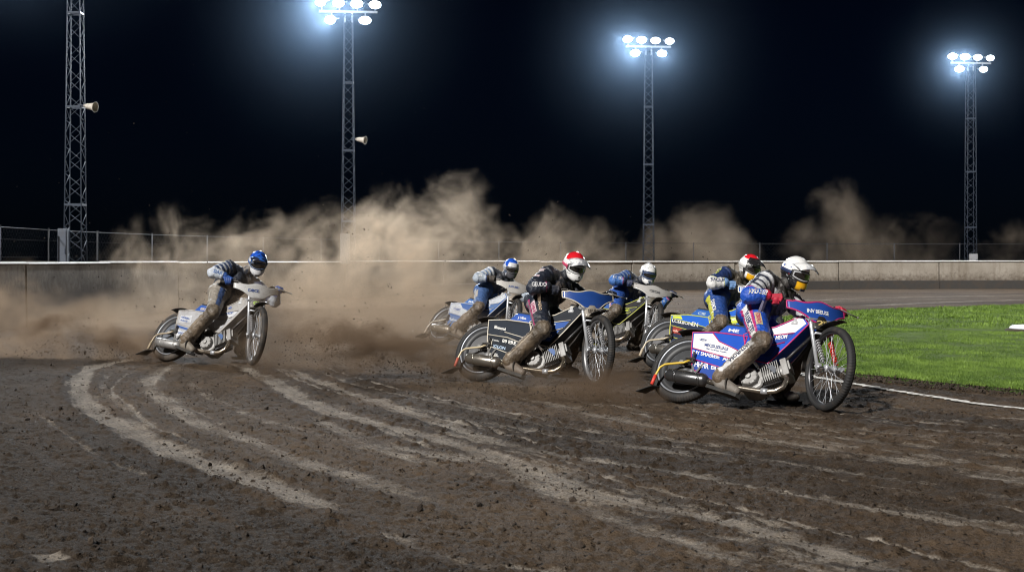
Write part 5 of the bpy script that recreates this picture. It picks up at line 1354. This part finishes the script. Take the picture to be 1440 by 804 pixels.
# dust: volumes whose density is a set of puffs eaten away by noise, sampled on a grid ------------------
def dust_mat(name, col, dens, aniso=.15):
    mt = bpy.data.materials.new(name); mt.use_nodes = True; t = mt.node_tree
    t.nodes.remove(t.nodes['Principled BSDF'])
    v = t.nodes.new('ShaderNodeVolumePrincipled'); v.inputs['Color'].default_value = (*col, 1); v.inputs['Density'].default_value = dens; v.inputs['Anisotropy'].default_value = aniso
    t.links.new(v.outputs[0], t.nodes['Material Output'].inputs['Volume'])
    mt.cycles.volume_sampling = 'MULTIPLE_IMPORTANCE'; mt.cycles.volume_step_rate = 1.0
    return mt
def dust(name, label, lo, hi, vox, puffs, mat, scale, amount, seed, warp=.5, base=.0, power=1., stretch=(1, 1, 1), detail=6., turn=None):
    g = bpy.data.node_groups.new(name, 'GeometryNodeTree')
    g.interface.new_socket('Geometry', in_out='INPUT', socket_type='NodeSocketGeometry')
    g.interface.new_socket('Geometry', in_out='OUTPUT', socket_type='NodeSocketGeometry')
    N, L = g.nodes, g.links
    def mth(op, a, b=0.):
        x = N.new('ShaderNodeMath'); x.operation = op
        for s, v in ((x.inputs[0], a), (x.inputs[1], b)):
            if isinstance(v, bpy.types.NodeSocket): L.new(v, s)
            else: s.default_value = v
        return x.outputs[0]
    def vec(op, a, b, out=0):
        x = N.new('ShaderNodeVectorMath'); x.operation = op
        for s, v in ((x.inputs[0], a), (x.inputs[1], b)):
            if isinstance(v, bpy.types.NodeSocket): L.new(v, s)
            else: s.default_value = v
        return x.outputs[out]
    pos = N.new('GeometryNodeInputPosition').outputs[0]
    def noise(v, sc, det, rough, dist=0., color=False):
        x = N.new('ShaderNodeTexNoise'); x.noise_dimensions = '3D'; L.new(v, x.inputs['Vector'])
        x.inputs['Scale'].default_value = sc; x.inputs['Detail'].default_value = det; x.inputs['Roughness'].default_value = rough; x.inputs['Distortion'].default_value = dist
        return x.outputs['Color'] if color else x.outputs['Fac']
    q = vec('ADD', pos, (seed * 13.1, seed * 7.7, seed * 3.3))
    wv = vec('MULTIPLY', vec('SUBTRACT', noise(q, scale * .6, 2., .5, 0, True), (.5, .5, .5)), (warp * 2, warp * 2, warp * 2))
    pw = vec('ADD', pos, wv)
    env = None
    for (c, rr, w) in puffs:
        d = vec('DIVIDE', vec('SUBTRACT', pw, c), rr)
        x = mth('MULTIPLY', mth('MAXIMUM', mth('SUBTRACT', 1., vec('DOT_PRODUCT', d, d, 1)), 0.), w)
        env = x if env is None else mth('MAXIMUM', env, x)
    # curling, billowing detail
    qn = vec('MULTIPLY', vec('ADD', q, vec('MULTIPLY', wv, (1.6, 1.6, 1.6))), stretch)
    if turn is not None:
        vr = N.new('ShaderNodeVectorRotate'); vr.rotation_type = 'Z_AXIS'; vr.inputs['Angle'].default_value = -turn; L.new(qn, vr.inputs['Vector'])
        qn = vec('MULTIPLY', vr.outputs[0], (.30, 1., 1.))
    nz = noise(qn, scale, detail, .60, .7)
    fine = noise(qn, scale * 2.9, 5., .62, 1.0)
    curl = mth('ABSOLUTE', mth('SUBTRACT', noise(qn, scale * 1.7, 3., .5, .5), .5))     # rolled edges of the billows
    e = mth('ADD', mth('MULTIPLY', mth('SUBTRACT', nz, .5), amount), mth('MULTIPLY', mth('SUBTRACT', fine, .5), amount * .58))
    e = mth('ADD', e, mth('MULTIPLY', mth('SUBTRACT', curl, .09), amount * .45))
    dn = mth('MULTIPLY', mth('ADD', mth('ADD', env, base), mth('MULTIPLY', e, mth('MINIMUM', mth('MULTIPLY', env, 3.), 1.))), 1.)
    x = N.new('ShaderNodeClamp'); L.new(dn, x.inputs[0]); dn = x.outputs[0]
    if power != 1.: dn = mth('POWER', dn, power)
    vc = N.new('GeometryNodeVolumeCube'); L.new(dn, vc.inputs['Density'])
    vc.inputs['Min'].default_value = lo; vc.inputs['Max'].default_value = hi
    for ax, a, b in zip('XYZ', lo, hi): vc.inputs['Resolution ' + ax].default_value = max(8, int((b - a) / vox))
    sm = N.new('GeometryNodeSetMaterial'); sm.inputs['Material'].default_value = mat; L.new(vc.outputs[0], sm.inputs[0])
    out = N.new('NodeGroupOutput'); L.new(sm.outputs[0], out.inputs[0]); N.new('NodeGroupInput')
    vd = bpy.data.volumes.new(name); vd.materials.append(mat)
    vd.render.space = 'OBJECT'
    o = link(bpy.data.objects.new(name, vd)); md = o.modifiers.new('dust', 'NODES'); md.node_group = g
    return tag(o, label, 'dust', None, 'stuff')
DUSTC = (.82, .685, .535)
def W(px, y, z=None, py=None):
    """point on the track side of the wall, from a bearing and a distance"""
    return ((px - 720) / 2000 * y, y, z)
def up_(py, y): return CAM_H + (366 - py) / 2000 * y
big = dust_mat('dust_in_light', DUSTC, .85)
puffs = []
for px, top, y, wpx, w in ((200, 312, 33, 50, .66), (255, 286, 34, 62, .80), (345, 290, 35, 58, .76), (440, 285, 36, 62, .86), (520, 262, 37, 70, .97), (585, 278, 38, 62, .95), (645, 240, 40, 52, .72), (690, 300, 38, 50, .7), (770, 290, 41, 62, .72), (840, 318, 42, 52, .62)):
    X = (px - 720) / 2000 * y; zt = up_(top, y); puffs.append(((X, y, zt * .36), (wpx / 2000 * y * 1.25, 3.0, zt * .80), w))
dust('dust_cloud', 'big tan dust cloud rising in front of the wall behind the riders', (-12., 29., 0.0), (5.5, 46., 4.8), .062, puffs, big, .70, 3.4, 1, 1.0, -.36, 1.6)
low = dust_mat('dust_low', (.70, .56, .42), .62)
puffs = []
for px, top, y, wpx, w in ((85, 418, 24.5, 60, .75), (150, 402, 25, 80, .9), (215, 395, 25, 90, .8), (300, 378, 25, 100, .85), (420, 372, 24.5, 110, .95), (520, 368, 24, 120, 1.), (600, 375, 24, 90, .9), (690, 372, 26, 90, .7), (780, 380, 27, 90, .6), (860, 388, 28, 80, .45), (940, 395, 30, 80, .35)):
    X = (px - 720) / 2000 * y; zt = up_(top, y); puffs.append(((X, y, zt * .25), (wpx / 2000 * y * 1.2, 2.4, zt * .9), w))
dust('dust_cloud', 'low tan dust drifting over the track behind the riders', (-9., 21., 0.0), (5.5, 32.5, 2.3), .06, puffs, low, .8, 2.2, 2, .7, -.16, 1.4)
# dust boiling off the rear wheels
def plume(k, label, lenm, width, height, dens, seed, side=(-.2, .05), amount=2.6):
    p, Rm, root = BIKES[k]; f = Rm @ np.array([1., 0, 0]); b = unit(-f[:2] + np.array(side)); puffs = []
    for i, t in enumerate(np.linspace(.12, 1, 7)):
        c = p + b * lenm * t; h = height * (.22 + .78 * t ** .8); puffs.append(((c[0], c[1], h * .22), (width * (.28 + .85 * t), width * (.28 + .85 * t), h * .85), 1.05 - .35 * t))
    A = np.array([q[0] for q in puffs]); Rr = np.array([q[1] for q in puffs]); lo = (A - Rr).min(0) - .1; hi = (A + Rr).max(0) + .1; lo[2] = 0.0
    m = dust_mat('roost_dust', (.56, .435, .32), dens, .1)
    dust('dust_plume', label, tuple(lo), tuple(hi), .05, puffs, m, 1.6, amount, seed, .35, -.25, 1.4, (1, 1, 1.3), 6., math.atan2(b[1], b[0]))
plume(1, 'brown dust spraying off the rear wheel of the charcoal motorcycle', 4.2, .72, 1.25, 2.6, 4, (.12, .30))
plume(2, 'brown dust spraying off the rear wheel of the lone silver motorcycle', 3.4, .78, 1.45, 3.4, 5)
plume(0, 'low dust trailing from the rear wheel of the leading motorcycle', 2.0, .40, .36, 2.2, 6, (-.3, .0))
plume(3, 'dust trailing from the dusty pale blue motorcycle', 2.4, .7, .9, 1.2, 7)
plume(5, 'thin dust behind the motorcycle with yellow piping', 1.6, .45, .5, .7, 8, (-.2, .2))
# dark ropes of wet dirt torn off the track by the spinning rear wheels
def ropes(k, label, n, lenm, rise, dens, seed, side, spread):
    p, Rm, root = BIKES[k]; f = Rm @ np.array([1., 0, 0]); b = unit(-f[:2] + np.array(side)); l = np.array([-b[1], b[0]]); puffs = []
    q = np.random.default_rng(seed)
    for r in range(n):
        sd = (r / max(n - 1, 1) * 2 - 1) * spread; hh = rise * q.uniform(.25, 1.); ll = lenm * q.uniform(.55, 1.)
        for t in np.linspace(.05, 1, 8):
            c = p + b * ll * t + l * sd * (.15 + t); z = hh * (1.7 * t - .75 * t * t)
            rr = .07 + .17 * t
            puffs.append(((c[0], c[1], z + .03), (rr * 1.5, rr * 1.5, rr), 1. - .45 * t))
    A = np.array([g[0] for g in puffs]); Rr = np.array([g[1] for g in puffs]); lo = (A - Rr).min(0) - .1; hi = (A + Rr).max(0) + .1; lo[2] = 0.
    m = dust_mat('thrown_dirt', (.25, .18, .125), dens, 0.)
    dust('dirt_spray', label, tuple(lo), tuple(hi), .04, puffs, m, 2.6, 3.2, seed, .22, -.30, 1.5, (1, 1, 1.4), 6., math.atan2(b[1], b[0]))
ropes(1, 'dark dirt torn up behind the charcoal motorcycle', 6, 2.3, .50, 11., 21, (-.1, -.12), .55)
ropes(2, 'dark dirt torn up behind the lone silver motorcycle', 4, 1.8, .46, 11., 22, (-.2, .05), .40)
ropes(0, 'dark dirt torn up behind the leading motorcycle', 3, 1.2, .14, 7., 23, (-.3, .0), .25)
# dust hanging between the charcoal motorcycle and the pale blue one behind it
veil = dust_mat('dust_veil', (.62, .49, .365), 1.0); puffs = []
for px, top, y, wpx, w in ((560, 415, 18.5, 70, .9), (625, 420, 18.6, 60, .95), (690, 440, 18.4, 50, .8), (480, 420, 19.5, 70, .8)):
    X = (px - 720) / 2000 * y; zt = up_(top, y); puffs.append(((X, y, zt * .2), (wpx / 2000 * y * 1.3, .9, zt * .95), w))
dust('dust_veil', 'dust hanging in front of the pale blue motorcycle', (-4.5, 17.2, 0.), (.8, 20.8, 1.0), .05, puffs, veil, 1.6, 2.0, 31, .35, -.12, 1.3)
# dust drifting over the wall and beyond the fence, farther round the bend
far_m = dust_mat('dust_far', (.80, .68, .55), .36)
puffs = []
for px, top, y, wpx, w in ((930, 300, 62, 50, .85), (980, 268, 63, 55, 1.0), (1025, 285, 63, 40, .85), (1000, 330, 62, 90, .7), (1185, 255, 66, 66, .70), (1225, 290, 66, 66, .68), (1140, 305, 65, 66, .62), (1290, 300, 67, 70, .52), (1415, 306, 68, 50, .56), (860, 320, 62, 60, .6), (640, 255, 63, 55, .55), (690, 300, 63, 70, .7), (780, 290, 62, 80, .7)):
    X = (px - 720) / 2000 * y; zt = up_(top, y); puffs.append(((X, y, zt * .45), (wpx / 2000 * y, 2.6, zt * .60), w))
dust('dust_cloud', 'thin pale dust drifting over the far wall and its fence', (-6., 58.5, 0.0), (26., 71., 5.6), .13, puffs, far_m, .42, 2.8, 3, 1.3, -.26, 1.25)

# balls of haze added round the lamp heads for their glow ---------------------------------------------------
def lamp_glow(X, Y, Z, r, dens):
    m = MB(); m.ell((0, 0, 0), (r, r, r), None, 32, 20)
    o = m.build('glow_haze', [], None); o.location = (X, Y, Z); o['kind'] = 'stuff'
    mt = bpy.data.materials.new('lamp_glow'); mt.use_nodes = True; t = mt.node_tree; t.nodes.remove(t.nodes['Principled BSDF'])
    v = t.nodes.new('ShaderNodeVolumePrincipled'); v.inputs['Color'].default_value = (.45, .68, 1., 1); v.inputs['Anisotropy'].default_value = .0
    tc = t.nodes.new('ShaderNodeTexCoord'); ln = t.nodes.new('ShaderNodeVectorMath'); ln.operation = 'LENGTH'; t.links.new(tc.outputs['Object'], ln.inputs[0])
    mr = t.nodes.new('ShaderNodeMapRange'); mr.inputs['From Min'].default_value = 0; mr.inputs['From Max'].default_value = r * .98; mr.inputs['To Min'].default_value = 1; mr.inputs['To Max'].default_value = 0
    pw = t.nodes.new('ShaderNodeMath'); pw.operation = 'POWER'; pw.inputs[1].default_value = 4.4; ml = t.nodes.new('ShaderNodeMath'); ml.operation = 'MULTIPLY'; ml.inputs[1].default_value = dens
    t.links.new(ln.outputs['Value'], mr.inputs['Value']); t.links.new(mr.outputs[0], pw.inputs[0]); t.links.new(pw.outputs[0], ml.inputs[0]); t.links.new(ml.outputs[0], v.inputs['Density']); t.links.new(v.outputs[0], t.nodes['Material Output'].inputs['Volume'])
    mt.cycles.volume_sampling = 'MULTIPLE_IMPORTANCE'; mt.cycles.volume_step_rate = 1.0
    o.data.materials.append(mt)
for (X, Y, za), r in zip(heads, (4.4, 5.6, 6.2, 5.0)): lamp_glow(X - .2, Y - .6, za, r * 1.4, .021)
